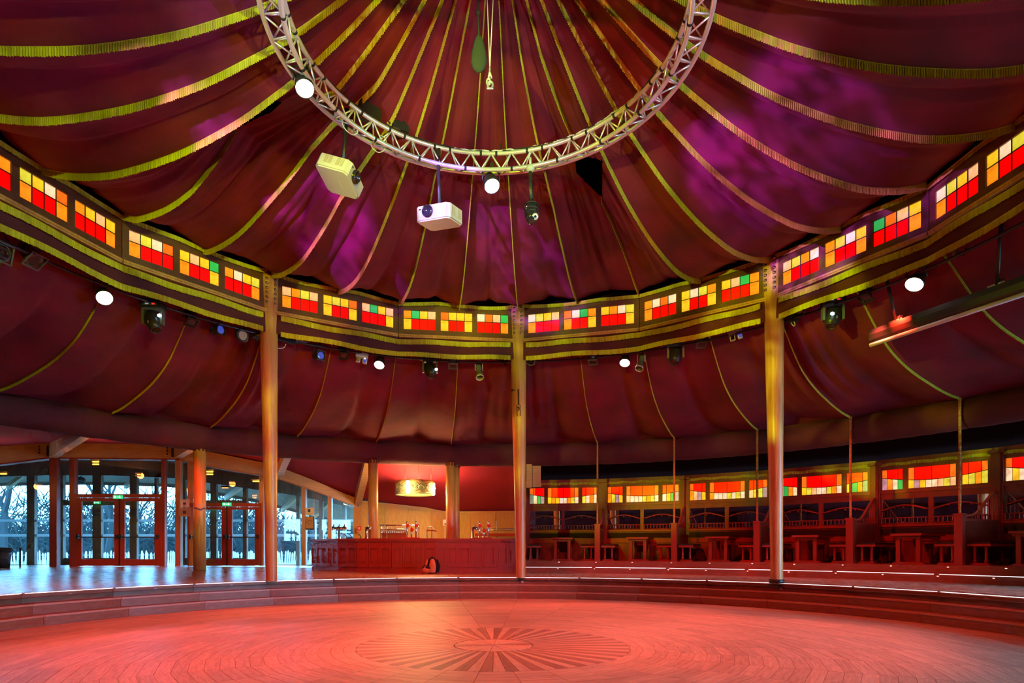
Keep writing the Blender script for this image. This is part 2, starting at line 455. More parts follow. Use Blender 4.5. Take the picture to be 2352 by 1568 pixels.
# rosette: 80 alternating rays round a hub of 16 wedges
NR = 80; RH = .46
ra_, rb_ = RH, RR - .006
h = PI / NR
rb0, rrc = plank_mesh(ra_, rb_, h, 'ray', None, .0016)
rb0.uv = [(v[1], v[0]) for v in rb0.uv]
ml = rb0.mesh('inlay_ray', M['ray_light']); md = rb0.mesh('inlay_ray', M['ray_dark'])
for n in range(NR):
    a = A0 + 2 * PI * (n + .5) / NR
    place(md if n % 2 else ml, 'inlay_ray', floor, pol(rrc, a, 0), -a)
hb, hrc = plank_mesh(.03, RH - .004, PI / 16, 'w', None, .0016)
hl = hb.mesh('hub_wedge', M['ray_light']); hd = hb.mesh('hub_wedge', M['ray_dark'])
for n in range(16):
    a = A0 + 2 * PI * (n + .5) / 16
    place(hd if n in (3, 11) else hl, 'hub_wedge', floor, pol(hrc, a, 0), -a)
b = MB().prism([(.032 * math.cos(q * PI / 8), .032 * math.sin(q * PI / 8)) for q in range(16)], -.014, 0.0)
b.uv = [(b.v[i].x, b.v[i].y) for f in b.f for i in f]
b.build('hub_button', M['ray_dark'], floor)

# ================================================================== STEPS AND RAISED FLOOR
def seg_prism(ra, rb, half, z0, z1, g=.002):
    rc = ra * math.cos(half)
    return [(-ra * math.sin(half) + g, 0), (ra * math.sin(half) - g, 0), (rb * math.sin(half) - g, (rb - ra) * math.cos(half)), (-rb * math.sin(half) + g, (rb - ra) * math.cos(half))], rc
for n, (ra, z0, z1) in enumerate(((R1, 0, ZS[0]), (R2, ZS[0], ZS[1]), (R3, ZS[1], ZS[2]))):
    st = thing('trim_%d' % (n + 1), kind='structure')
    poly, rc = seg_prism(ra, ra + .03, HALF, 0, 0, .003)
    riser = MB().prism(poly, z0 - (.02 if n == 0 else .01), z1 - .032).mesh('riser_board', M['step_wood'])
    poly2, rc2 = seg_prism(ra - .024, (R2, R3, R3 + .12)[n] + .03, HALF, 0, 0, .003)
    tread = MB().prism(poly2, z1 - .032, z1).mesh('tread_board', M['step_wood'])
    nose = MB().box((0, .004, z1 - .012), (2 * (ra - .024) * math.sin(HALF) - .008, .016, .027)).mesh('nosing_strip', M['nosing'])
    for j in range(32):
        a = ang(j + .5)
        place(riser, 'riser_board', st, pol(rc, a), -a)
        place(tread, 'tread_board', st, pol(rc2, a), -a)
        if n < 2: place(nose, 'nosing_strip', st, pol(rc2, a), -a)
    MB().grid(64, 1, lambda u, v: pol(ra + .06, ang(u * 32), lerp(z0 - .05, z1 - .033, v))).build('riser_backing', M['floor_gap'], st)
    if n == 2:
        led = MB().box((0, -.002, ZP - .006), (2 * (R3 - .024) * math.sin(HALF) - .05, .006, .009)).mesh('light_strip', M['led_strip'])
        dot = MB().box((0, -.002, ZP - .052), (.05, .006, .012)).mesh('marker_light', M['white'])
        for j in range(32):
            a = ang(j + .5)
            place(led, 'light_strip', st, pol(rc2, a), -a)
            place(dot, 'marker_light', st, pol(rc + .004, a), -a)
        for k in (0, 4):
            a = ang(k) + .012
            cap = MB().lathe([(.001, 0), (.035, 0), (.035, .012), (.022, .016), (.001, .016)], 16, Matrix.Translation(pol(R3 * math.cos(HALF * .4) - .006, a, .36)) @ aim(-pol(1, a)))
            cap.build('socket_cover', M['pale_cable'], st, label='round pale socket cover on the riser')

def zfloor(R, k):
    """the entrance side ramps up a little towards the doors"""
    kk = (k + 16) % 32 - 16
    wgt = smooth(-1.9, -3.6, kk) if kk > -10 else 0
    if kk <= -10: wgt = 1 - smooth(-10, -13, kk)
    return ZP + .135 * smooth(8.0, 11.2, R) * wgt
plat = thing('floor_raised', kind='structure')
rings = [7.26, 8.3, 9.4, 10.5, 11.6, 13.0, 15.0, 17.2, 20.5]
for j in range(-12, 12):
    for ra, rb in zip(rings, rings[1:]):
        g = .0035 / ra
        vs = []
        for R, kk, e in ((ra + .003, j, 1), (ra + .003, j + 1, -1), (rb - .003, j + 1, -1), (rb - .003, j, 1)):
            vs.append(pol(R, ang(kk) + e * g, zfloor(R, kk)))
        vs += [v - Vector((0, 0, .05)) for v in vs]
        MB().add(vs, [(3, 2, 1, 0), (4, 5, 6, 7), (0, 1, 5, 4), (1, 2, 6, 5), (2, 3, 7, 6), (3, 0, 4, 7)]).build('floor_panel', M['platform'], plat)
under = MB()
under.grid(64, 1, lambda u, v: pol(7.1 + v * 14.5, ang(u * 32), .40))
under.build('floor_base', M['floor_gap'], plat)
# booth platform, two more steps on the right
booth_floor = thing('floor_booths', kind='structure')
ZB1, ZB2 = .63, .79
RB1, RB2 = 10.05, 10.45
for n, (ra, rb, z0, z1) in enumerate(((RB1, RB2 + .04, .40, ZB1), (RB2, 13.2, .40, ZB2))):
    poly, rc = seg_prism(ra, rb, HALF, 0, 0, .0025)
    me = MB().prism(poly, z0, z1).mesh('step_block', M['step_wood'])
    led = MB().box((0, -.003, z1 - .006), (2 * ra * math.sin(HALF) - .1, .006, .011)).mesh('light_strip', M['led_strip'])
    dot = MB().box((0, -.003, 0), (.035, .006, .016)).mesh('marker_light', M['dot_light'])
    for j in range(0, 10):
        a = ang(j + .5)
        place(me, 'step_block', booth_floor, pol(rc, a), -a)
        if n == 0: place(led, 'light_strip', booth_floor, pol(rc, a), -a)
        for s in (-.5, 0):
            aa = a + s * 2 * HALF * .98
            rr = ra * math.cos(HALF) / math.cos(s * 2 * HALF * .98)
            place(dot, 'marker_light', booth_floor, pol(rr, aa, z1 - (.045 if n == 0 else .03)), -a)
poly, rc = seg_prism(RB1, 13.2, HALF, 0, 0)
sidewall = MB().beam(pol(RB1, ang(0), .62), pol(13.2, ang(0), .62), .04, .33)
sidewall.build('step_cheek', M['dark_wood'], booth_floor)

# ================================================================== POSTS OF THE INNER RING
RC = 7.08
def column(k, label, collar=False):
    a = ang(k); t = thing('wooden_post', label, 'post', pol(RC, a, ZP), -a, group='tall posts of the inner ring')
    H = 6.80 - ZP
    n = 24; prof = []
    def sect(h):
        s = h / H
        wd = lerp(.113, .183, smooth(.0, .95, s)); sq = lerp(2.0, 3.4, smooth(.8, .97, s)); off = lerp(.055, -.01, s)
        out = []
        for i in range(n):
            q = 2 * PI * i / n; c, s_ = math.cos(q), math.sin(q)
            r = (abs(c) ** sq + abs(s_) ** sq) ** (-1 / sq)
            out.append(Vector((off + wd * r * c, lerp(.113, .16, smooth(0, .95, s)) * r * s_, h)))
        return out
    hs = [H * i / 26 for i in range(27)]
    b = MB(); vs = [v for h_ in hs for v in sect(h_)]
    fs = [(i * n + j, i * n + (j + 1) % n, (i + 1) * n + (j + 1) % n, (i + 1) * n + j) for i in range(26) for j in range(n)]
    b.add(vs, fs, True); b.f.append(tuple(26 * n + j for j in range(n))); b.sm.append(False)
    b.build('shaft', M['post_wood'], t)
    bolt = MB().lathe([(.03, 0), (.03, .005), (.017, .006), (.017, .016), (.010, .021), (.001, .022)], 10, aim((0, -1, 0))).mesh('bolt', M['steel'])
    for r in range(7):
        for x in (-.085, .085):
            o = place(bolt, 'bolt', t, (x - .008, -.157, 6.655 - ZP - r * .094))
    if collar:
        MB().lathe([(.135, 0), (.14, .004), (.14, .07), (.128, .075)], 24, Matrix.Translation((.053, 0, .002))).build('base_collar', M['black'], t, label='black metal foot collar')
    return t
column(-4, 'tall tapering wooden post left of the bar, red on its lower half')
column(0, 'tall tapering wooden post at the right end of the bar, black strap round it')
column(4, 'tall yellow-lit wooden post in front of the booths with a black foot collar', True)
# ratchet strap on the middle post
sp = pol(RC, ang(0), 4.80)
st = thing('ratchet_strap', 'black ratchet strap with a hanging buckle tied round the middle post', 'strap', sp, -ang(0))
rx, ry, ox = .166, .148, .006
MB().add([(ox + rx * math.cos(q * PI / 16), ry * math.sin(q * PI / 16), z) for z in (-.028, .028) for q in range(32)], [(q, (q + 1) % 32, 32 + (q + 1) % 32, 32 + q) for q in range(32)], True).build('band', M['black_soft'], st)
MB().beam((.0, -.155, 0), (.01, -.155, -.36), .03, .006, (0, 1, 0)).build('tail', M['black_soft'], st)
bk = MB(); bk.tube([(-.03, -.158, -.36), (.045, -.158, -.37), (.045, -.158, -.62), (-.02, -.158, -.62)], .008, 6, True)
bk.tube([(-.015, -.165, -.42), (.03, -.165, -.44), (.0, -.165, -.5)], .012, 6)
bk.build('buckle', M['black'], st)

# ================================================================== FRIEZE OF COLOURED GLASS
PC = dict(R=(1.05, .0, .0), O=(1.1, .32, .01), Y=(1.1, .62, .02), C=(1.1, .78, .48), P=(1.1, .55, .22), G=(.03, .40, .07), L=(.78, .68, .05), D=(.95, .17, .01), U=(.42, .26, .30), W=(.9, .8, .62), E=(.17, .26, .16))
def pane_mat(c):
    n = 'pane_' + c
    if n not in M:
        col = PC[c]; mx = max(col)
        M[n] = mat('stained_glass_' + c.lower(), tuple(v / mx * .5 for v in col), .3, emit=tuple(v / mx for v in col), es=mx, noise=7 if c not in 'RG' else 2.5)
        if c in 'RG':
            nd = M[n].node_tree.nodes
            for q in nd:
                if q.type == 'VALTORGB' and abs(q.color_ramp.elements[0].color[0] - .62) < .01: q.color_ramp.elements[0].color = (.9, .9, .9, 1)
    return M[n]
def dim(s): return s
WIN = {-5: ['YOPC/ORRR', 'YLCO/YRRY', 'PYOG/RRRO'], -4: ['OOYO/RRRR', 'LYCD/ORRO', 'OYPY/RRRO'], -3: ['PLCD/ORRR', 'YPYG/ORRY', 'OCYL/RRRO'],
       -2: ['POLP/ORRR', 'YLYD/YRRY', 'PGYP/RRRY'], -1: ['OGYP/YRRR', 'DYYY/YRRY', 'CDPG/RRRO'], 0: ['CLYP/ORRR', 'DCGO/ORRY', 'YOCL/RRRY'],
       1: ['OCDC/ORRR', 'YCLO/YRRY', 'YPGO/RRRO'], 2: ['PLOC/ORRR', 'OLCY/ORRO', 'GDPY/RRRO'], 3: ['CLYP/ORRR', 'YCLO/ORRO', 'PYOY/RRRO'], 4: ['OYPC/ORRR', 'YCLO/ORRO', 'PYOY/RRRO']}
FL = {-5: 'out of the picture at the far left', -4: 'cut by the left picture edge', -3: 'just left of the left post', -2: 'just right of the left post',
      -1: 'just left of the middle post', 0: 'just right of the middle post', 1: 'just left of the right post', 2: 'just right of the right post', 3: 'at the right edge of the picture', 4: 'beyond the right edge of the picture'}
RV = 7.007; LP = 2 * RV * math.sin(PI / 16)
ZB, ZT = 6.077, 6.504
panel_frame = {}
pane_me = {}
WW, GG, MMd, MCl = .2629 * LP, .041 * LP, .043 * LP, .086 * LP
PH = ZT - ZB; LOW = PH * .575
for p in list(WIN):
    am = A0 + (p + .5) * PI / 8
    t = thing('frieze_panel', 'frieze panel with three stained glass windows, ' + FL.get(p, 'hidden behind the viewer'), 'window panel', pol(RV * math.cos(PI / 16), am, ZB), -am, group='stained glass frieze panels of the inner ring')
    m0 = MCl if p % 2 == 0 else MMd
    m1 = MMd if p % 2 == 0 else MCl
    x0 = -LP / 2; xs = [x0 + m0 + i * (WW + GG) for i in range(3)]
    key = p % 2
    if key not in panel_frame:
        b = MB(); D = .05
        b.box((0, 0, -.08), (LP - .02, D, .16)); b.box((0, 0, PH + .07), (LP - .02, D, .14))
        edges = [x0 + .01] + [v for x in xs for v in (x, x + WW)] + [-x0 - .01]
        for q in range(0, 8, 2):
            b.box(((edges[q] + edges[q + 1]) / 2, 0, PH / 2), (edges[q + 1] - edges[q], D, PH))
        fr = b.mesh('frame', M['frieze_wood'])
        b = MB()
        for x in xs:
            for c in range(1, 4): b.box((x + WW * c / 4, -.004, PH / 2), (.012, .02, PH))
            b.box((x + WW / 2, -.004, LOW), (WW, .02, .012))
        gl = b.mesh('glazing_bars', M['black'])
        b = MB(); b.box((0, -.035, -.14), (LP - .04, .05, .035)); b.box((0, -.02, -.175), (LP - .04, .06, .03))
        ml_ = b.mesh('moulding', M['post_wood'])
        panel_frame[key] = (fr, gl, ml_)
    fr, gl, ml_ = panel_frame[key]
    place(fr, 'frame', t); place(gl, 'glazing_bars', t); place(ml_, 'moulding', t)
    sx = -1 if p % 2 == 0 else 1
    MB().box((-sx * (x0 + .012), -.028, PH / 2 - .01), (.012, .012, PH + .12)).build('seam_strip', M['post_wood'], t)
    for wi, s in enumerate(WIN.get(p, ['OYPC/ORRR', 'YCLO/YRRY', 'PYGY/RRRO'])):
        up, lo = s.split('/')
        for c in range(4):
            for row, ch in ((0, lo[c]), (1, up[c])):
                if (ch, row) not in pane_me:
                    hh = LOW if row == 0 else PH - LOW
                    pane_me[(ch, row)] = MB().box((0, 0, hh / 2), (WW / 4 - .006, .006, hh - .006)).mesh('pane', pane_mat(ch))
                place(pane_me[(ch, row)], 'pane', t, (xs[wi] + WW * (c + .5) / 4, 0, 0 if row == 0 else LOW))

# ------------------------------------------------------------------ fringes
def fringe(path, drop, gap=.013, wob=.004, top=.014):
    """strands hanging from a cord along path"""
    P = [Vector(p) for p in path]; d = [0.]
    for a, b in zip(P, P[1:]): d.append(d[-1] + (b - a).length)
    n = max(2, int(d[-1] / gap)); m = MB(); i = 0; vs = []; fs = []
    rnd = random.Random(int(d[-1] * 1000) + len(P))
    for q in range(n + 1):
        s = d[-1] * q / n
        while i < len(P) - 2 and d[i + 1] < s: i += 1
        u = (s - d[i]) / max(1e-6, d[i + 1] - d[i]); c = P[i].lerp(P[i + 1], u)
        tn = (P[i + 1] - P[i]); nn = Vector((-tn.y, tn.x, 0))
        if nn.length < 1e-6: nn = Vector((0, 1, 0))
        nn.normalize()
        o = nn * (wob if q % 2 else -wob)
        lo = c + o * 1.6 - Vector((0, 0, drop * (1 + rnd.uniform(-.07, .05))))
        vs += [c + o, lo]
        if q: fs.append((2 * q - 2, 2 * q, 2 * q + 1, 2 * q - 1))
    m.add(vs, fs)
    m.tube([p for p in P], top / 2, 5)
    return m
def bay_path(k0, k1, R, zf, n=40, inset=0.):
    """along the straight panels of the 16-gon between bearings k0 and k1 (k in 1/32 turns)"""
    out = []
    for i in range(n + 1):
        k = lerp(k0, k1, i / n); p = math.floor(k / 2); am = A0 + (p + .5) * PI / 8
        a = ang(k); r = R * math.cos(PI / 16) / math.cos(a - am)
        out.append(pol(r, a, zf(i / n)))
    return out
VL = {-12: 'out of the picture at the far left', -8: 'left of the left post', -4: 'between the left and middle posts', 0: 'between the middle and right posts', 4: 'right of the right post'}
for k0 in range(-12, 8, 4):
    e = .13
    t = thing('valance', 'dark red velvet valance with two gold fringes ' + VL[k0], 'valance', pol(RC, ang(k0 + 2), 5.5), 0, group='valances under the frieze')
    ph = random.random() * 6
    cl = MB()
    def vf(u, v, k0=k0, ph=ph):
        k = lerp(k0 + e * .5, k0 + 4 - e * .5, u); p = math.floor(k / 2); am = A0 + (p + .5) * PI / 8
        a = ang(k); r = (6.972 + .007 * math.sin(u * 46 + ph) * v + .006 * math.sin(u * 19 + 2 * ph)) * math.cos(PI / 16) / math.cos(a - am)
        return pol(r, a, lerp(5.87, 5.49, v) - .012 * math.sin(u * 25 + ph) * v)
    cl.grid(120, 6, vf); cl.build('cloth', M['cloth_dark'], t, True)
    f1 = lambda s, ph=ph: 5.838 - .012 * math.sin(PI * s) - .012 * math.sin(s * 21 + ph) + .02 * (abs(2 * s - 1) ** 12)
    f2 = lambda s, ph=ph: 5.550 - .015 * math.sin(PI * s) - .016 * math.sin(s * 17 + ph * 2)
    fringe(bay_path(k0 + e, k0 + 4 - e, 6.925, f1), .108).build('upper_fringe', M['fringe'], t, True)
    fringe(bay_path(k0 + e, k0 + 4 - e, 6.935, f2), .10).build('lower_fringe', M['fringe'], t, True)
    tt = lambda s, ph=ph: 6.70 - .035 * math.sin(PI * ((s * 3) % 1)) + .01 * math.sin(s * 15 + ph) + .05 * (abs(2 * s - 1) ** 14)
    fringe(bay_path(k0 + .02, k0 + 3.98, 6.945, tt), .075, .013).build('top_fringe', M['fringe'], t, True)
# added dark band, black for the gap's shade, closes sky leaks behind the frieze
MB().grid(128, 2, lambda u, v: pol(7.20, ang(u * 32), 5.72 + 2.9 * v)).build('trim_4', M['unlit_black'], kind='structure')

# ================================================================== CANOPY
ZC = catmull([(-.4, 9.3), (0.05, 8.95), (.5, 8.62), (.95, 8.28), (1.5, 7.86), (2.0, 7.50), (2.5, 7.19), (3.0, 6.95), (3.5, 6.74), (4.2, 6.54), (4.8, 6.44), (5.5, 6.395), (6.1, 6.46), (6.6, 6.58), (6.95, 6.72), (7.2, 6.84)], 6)
def zc(R): return table(ZC, R)
# where the velvet is tied up higher than elsewhere (around the two vents)
LIFT = {-6: [(2.4, 0), (3.0, .35), (3.6, .62), (4.2, .86), (4.5, .64), (4.87, .45), (5.24, .28), (5.86, .13), (6.6, 0)], -5: [(2.0, 0), (3.0, .42), (3.5, .5), (4.6, .38), (5.8, .16), (6.7, 0)],
        -4: [(2.2, 0), (3.3, .25), (3.9, .3), (5.3, .07), (6.5, 0)], -3: [(2.2, .1), (3.2, .12), (3.9, .1), (5, 0)], -2: [(.8, .1), (1.84, .32), (2.75, .42), (3.2, .45), (4, .3), (5.1, .12), (6.5, 0)],
        -1: [(.8, .1), (1.8, .22), (2.75, .38), (3.5, .42), (4.5, .34), (5.6, .2), (6.8, 0)], 0: [(.8, 0), (1.8, .15), (2.75, .35), (3.5, .45), (4.5, .42), (5.6, .28), (6.8, 0)],
        1: [(1.4, 0), (2.5, .3), (3.2, .5), (3.9, .6), (5, .5), (5.8, .35), (6.9, .04)], 2: [(1.4, 0), (1.8, .14), (2.7, .48), (3.5, .7), (4.2, .84), (4.85, .88), (5.6, .76), (6.2, .48), (6.9, .04)]}
def lift(k, R): return table(LIFT[k], R) if k in LIFT else 0.
ceil = thing('ceiling', kind='structure')
HOLES = [[(540, 268), (560, 258), (628, 224), (646, 236), (626, 256), (590, 272), (548, 294)], [(1322, 372), (1338, 356), (1384, 368), (1383, 452), (1368, 440), (1323, 396)]]   # two vent slits in the velvet
def in_poly(x, y, P):
    c = False
    for (x0, y0), (x1, y1) in zip(P, P[1:] + P[:1]):
        if (y0 > y) != (y1 > y) and x < (x1 - x0) * (y - y0) / (y1 - y0) + x0: c = not c
    return c
def canopy_pt(k, u, R):
    a = ang(k + u); s = R / 6.9
    up = .115 * math.sin(PI * u) * s
    c = .52 + .05 * math.sin(k * 2.3)
    fold = (smooth(c - .045, c, u) - smooth(c, c + .18, u)) * .10 * s * (.4 + .6 * math.sin(PI * min(1, R / 7)))
    wr = (.016 * math.sin(9 * u + 2.1 * R + 3 * k) * s + .009 * math.sin(23 * u - 3.3 * R + k) * s) * math.sin(PI * u)
    if k in (-7, -6, -5, 1, 2):
        wgt = math.exp(-((R - 4.7) / 1.3) ** 2)
        wr += .030 * wgt * math.sin(38 * u + 1.7 * R + k) * math.sin(PI * u)
    return pol(R, a, zc(R) + lerp(lift(k, R), lift(k + 1, R), u) + up + fold + wr)
for k in range(-16, 16):
    near = -11 <= k <= 10
    nu, nv = (22, 56) if near else (8, 20)
    skip = None
    if k in (-7, -6, 1, 2):
        nu, nv = 60, 150
        skip = lambda u, v: any(in_poly(*proj(canopy_pt(k, u, .12 + v * 6.8)), P) for P in HOLES)
    MB().grid(nu, nv, lambda u, v: canopy_pt(k, u, .12 + v * 6.8), skip=skip).build('canopy_panel', M['cloth'], ceil)
for k in range(-12, 12):
    segs = [(.12, 6.93)]
    if k == -6: segs = [(.12, 2.6), (4.24, 6.93)]
    if k == 2: segs = [(.12, 2.9), (4.19, 6.93)]
    for r0, r1 in segs:
        n = 60
        path = [pol(lerp(r0, r1, i / n), ang(k), zc(lerp(r0, r1, i / n)) + lift(k, lerp(r0, r1, i / n)) - .004) for i in range(n + 1)]
        fringe(path, .105, .014, .004, .012).build('seam_fringe', M['fringe'], ceil)
# dark roof cone above the velvet, added to keep the sky out of the vents
MB().grid(64, 6, lambda u, v: pol(v * 7.4, ang(u * 32), 10.8 - v * 2.6)).build('roof_blocker', M['unlit_black'], ceil)

# ================================================================== OUTER SKIRT OF THE TENT
ZL = catmull([(6.99, 6.02), (7.15, 5.80), (7.5, 5.50), (7.9, 5.14), (8.35, 4.82), (9.0, 4.56), (9.8, 4.38), (10.5, 4.27), (11.05, 4.24), (11.3, 4.25), (11.5, 4.22)], 6)
def zl(R): return table(ZL, R)
skirt = thing('ceiling_skirt', kind='structure')
def skirt_pt(k, u, R):
    a = ang(k + u); s = smooth(7.0, 8.4, R)
    up = .10 * math.sin(PI * u) * s * (R / 11) * (1 - smooth(11.1, 11.42, R))
    c = .5 + .08 * math.sin(k * 1.7)
    fold = (smooth(c - .05, c, u) - smooth(c, c + .22, u)) * .10 * s * (1 - smooth(11.1, 11.42, R))
    wr = .02 * math.sin(8 * u + 2.6 * R + 2 * k) * s * math.sin(PI * u)
    m = k % 4
    if m in (0, 3):
        dist = u if m == 0 else 1 - u
        wgt = math.exp(-dist * 3.0) * (1 - smooth(8.2, 10.6, R))
        wr += .10 * wgt * math.sin(40 * dist)
    return pol(R, a, zl(R) + up + fold + wr)
for k in range(-16, 16):
    near = -10 <= k <= 9
    nu, nv = (26, 40) if near else (6, 12)
    MB().grid(nu, nv, lambda u, v: skirt_pt(k, u, 6.99 + v * 4.46)).build('skirt_panel', M['cloth'], skirt)
for k in range(-9, 9):
    if k == 0: continue
    path = [pol(R, ang(k), zl(R) - .004) for R in [7.25 + i * (11.08 - 7.25) / 50 for i in range(51)]]
    fringe(path, .05, .014, .003, .02).build('seam_fringe', M['fringe'], skirt)

# ================================================================== PADDED RING BEAM
ring = thing('trim_5', kind='structure')
RT, ZR, RS = 11.38, 3.97, .335
def sleeve(nn=10):
    b = MB(); pts = []; rs = []
    n = 12
    for i in range(n + 1):
        s = i / n; a = (s - .5) * 2 * HALF
        pts.append(Vector((RT * math.sin(a), RT * math.cos(a) - RT, 0)))
        e = min(s, 1 - s)
        rs.append(RS * (1 - .055 * math.exp(-e * 30)) + .006 * math.sin(s * 40))
    b.tube(pts, rs, 18, caps=False)
    return b.mesh('padded_sleeve', M['cloth_dark'])
sm_ = sleeve()
for k in range(-16, 16):
    a = ang(k + .5); place(sm_, 'padded_sleeve', ring, pol(RT, a, ZR), -a)

# ================================================================== OUTER CEILING AND PLAIN WALLS
def ztop(k):
    """height of the outer wall's top, by bearing"""
    kk = (k + 16) % 32 - 16
    return table([(-16, 4.2), (-12, 4.0), (-5.3, 4.03), (-4.78, 4.33), (-3.9, 4.36), (-3.12, 3.88), (-2.9, 3.70), (-2.07, 2.89), (-1.02, 2.50), (-.02, 2.50), (0.02, 3.31), (9, 3.31), (12, 3.4), (16, 4.2)], kk)
def rwall(k):
    kk = (k + 16) % 32 - 16
    return table([(-16, 15), (-12, 17.4), (-9, 18.7), (-5.3, 18.7), (-4.78, 17.6), (-3.9, 15.5), (-3.12, 14.45), (-2.67, 14.5), (-2.07, 14.8), (-1.02, 15.0), (-.02, 15.0), (.0, 12.95), (10, 12.95), (11, 15), (16, 15)], kk)
cs = thing('ceiling_outer', kind='structure')
for k in range(-16, 16):
    m_ = M['unlit_black'] if 0 <= k < 10 else M['cloth_bar']  # black put in for the unlit underside of the ceiling over the booths
    for s0, s1 in ((0, .5), (.5, 1)):
        def cf(u, v, k=k, s0=s0, s1=s1):
            kk = k + lerp(s0, s1, u)
            if k == -1 and kk > -.001: kk = -.001
            if k == 9 and kk > 9.999: kk = 9.999
            Ro = rwall(kk) + .1; R = lerp(11.40, Ro, v); e = math.sin(PI * lerp(s0, s1, u)) * .05
            return pol(R, ang(kk), lerp(4.05, ztop(kk) + .02, v) + .02 * v * e)
        MB().grid(4, 6, cf).build('ceiling_panel', m_, cs)
# closed shell behind the viewer and beside the booths
MB().grid(24, 1, lambda u, v: pol(15.0, ang(lerp(10, 20.2, u)), lerp(.3, 4.2, v))).build('wall_back', M['wall'], kind='structure')
MB().add([pol(12.95, ang(10), .3), pol(15.2, ang(10), .3), pol(15.2, ang(10), 4.3), pol(12.95, ang(10), 4.3)], [(0, 1, 2, 3)]).build('wall_return', M['wall'], kind='structure')
MB().grid(20, 1, lambda u, v: pol(rwall(lerp(-12, -5.35, u)), ang(lerp(-12, -5.35, u)), lerp(.3, 4.5, v))).build('wall_side', M['wall'], kind='structure')
MB().add([pol(15.0, ang(20.2), .3), pol(17.4, ang(20), .3), pol(17.4, ang(20), 4.5), pol(15.0, ang(20.2), 4.5)], [(0, 1, 2, 3)]).build('wall_return', M['wall'], kind='structure')

# ================================================================== LIGHTING TRUSS
TC = Vector((-.0635, -.11, 6.93))
tr = thing('truss_ring', 'round three-chord aluminium lighting truss hung under the canopy', 'truss', TC)
CH = [(2.466, 0.0), (2.235, -.085), (2.235, .155)]                 # outer, inner lower, inner upper chord
for r, z in CH:
    MB().tube([(r * math.sin(q * PI / 60), r * math.cos(q * PI / 60), z) for q in range(120)], .029, 10, True).build('chord', M['alu'], tr)
NB = 46; da = 2 * PI / NB
def cpt(i, a): r, z = CH[i]; return Vector((r * math.sin(a), r * math.cos(a), z))
br = [MB().tube([cpt(i, -da / 2), cpt(j, 0)], .0115, 6).tube([cpt(j, 0), cpt(i, da / 2)], .0115, 6).mesh('brace', M['alu']) for i, j in ((0, 1), (0, 2), (1, 2))]
for n in range(NB):
    for me in br: place(me, 'brace', tr, (0, 0, 0), n * da)
wrap = MB()
wrap.lathe([(.033, -.016), (.033, .016)], 8, Matrix.Translation((0, 0, 0)) @ Matrix.Rotation(PI / 2, 4, 'Y'))
wm = wrap.mesh('cable_tie', M['black_soft'])
for n in range(34):
    a = -1.75 + n * .105; c = 2 if n % 3 else 1
    place(wm, 'cable_tie', tr, cpt(c, a), -a)
def on_truss(x, z_, c=0):
    """bearing on the truss of the far point that shows at picture column x"""
    best = None
    for q in range(-1000, 1001):
        a = q * PI / 1800; p = TC + cpt(c, a); e = abs(proj(p)[0] - x)
        if best is None or e < best[0]: best = (e, a)
    return best[1]
# cables lying along the truss
rr = random.Random(3)
for n, (a0, a1, c, m_) in enumerate(((-1.7, 1.7, 2, 'black_soft'), (-.25, 1.45, 2, 'pale_cable'), (-1.5, -.2, 0, 'black_soft'), (.25, .85, 2, 'pale_cable'))):
    pts = []
    for i in range(50):
        a = lerp(a0, a1, i / 49); p = cpt(c, a)
        pts.append(p + Vector((0, 0, .035)) + Vector((rr.uniform(-.012, .012), rr.uniform(-.012, .012), rr.uniform(-.006, .016))))
    MB().tube(pts, .011, 5).build('cable', M[m_], tr)
def cable_thing(label, pts, m_='pale_cable', r=.007, name='cable', cat='cable'):
    P = catmull([tuple(p) for p in pts], 8)
    o = MB().tube(P, r, 6).build(name, M[m_]); tag(o, label, cat); return o
cable_thing('pale cable looping below the truss beside the left projector', [px(797, 262, 8.3), px(788, 270, 8.2), px(787, 285, 8.2), px(796, 300, 8.2), px(812, 310, 8.3), px(822, 300, 8.3), px(808, 275, 8.3)])
cable_thing('pale cable ring hanging from the truss under the black dimmer packs', [px(873, 310, 8.7), px(886, 320, 8.7), px(884, 342, 8.7), px(870, 350, 8.7), px(856, 340, 8.7), px(852, 330, 8.7)])
cable_thing('blue-white cable bent over the truss above the dome camera', [px(1218, 372, 9.4), px(1218, 356, 9.4), px(1230, 342, 9.4), px(1247, 335, 9.4), px(1258, 335, 9.4)])
cable_thing('violet cable loop above the truss on the right', [px(1432, 250, 8.9), px(1420, 242, 8.9), px(1406, 248, 8.9), px(1404, 232, 8.9), px(1412, 222, 8.9), px(1425, 228, 8.9), px(1445, 242, 8.9)])
cable_thing('black cables sagging inside the truss at the upper right corner', [px(1612, 30, 7.6), px(1600, 60, 7.6), px(1590, 88, 7.6), px(1596, 50, 7.6), px(1588, 10, 7.6)], 'black_soft', .01)
# hoist hook, chain bag and slings above the truss
hk = thing('hoist_hook', 'shackles on two thin slings hanging near the canopy centre', 'hook', px(1125, 200, 7.35))
b = MB(); P0 = px(1118, -30, 7.25); P1 = px(1134, -30, 7.25); T_ = px(1125, 158, 7.35)
b.tube([P0, T_], .006, 5); b.tube([P1, T_], .006, 5); b.build('sling', M['pale_cable'], hk, True)
b = MB(); b.tube([px(1125, 156, 7.35), px(1125, 163, 7.35), px(1122, 180, 7.35), px(1129, 180, 7.35), px(1125, 163, 7.35)], .011, 6); b.build('thimble', M['alu'], hk, True)
b = MB(); b.tube([px(1126 + 6 * math.cos(q), 195 + 8 * math.sin(q), 7.35) for q in [i * PI / 6 for i in range(12)]], .012, 6, True)
b.tube([px(1122 + 4 * math.cos(q), 188 + 7 * math.sin(q), 7.36) for q in [i * PI / 6 for i in range(12)]], .012, 6, True)
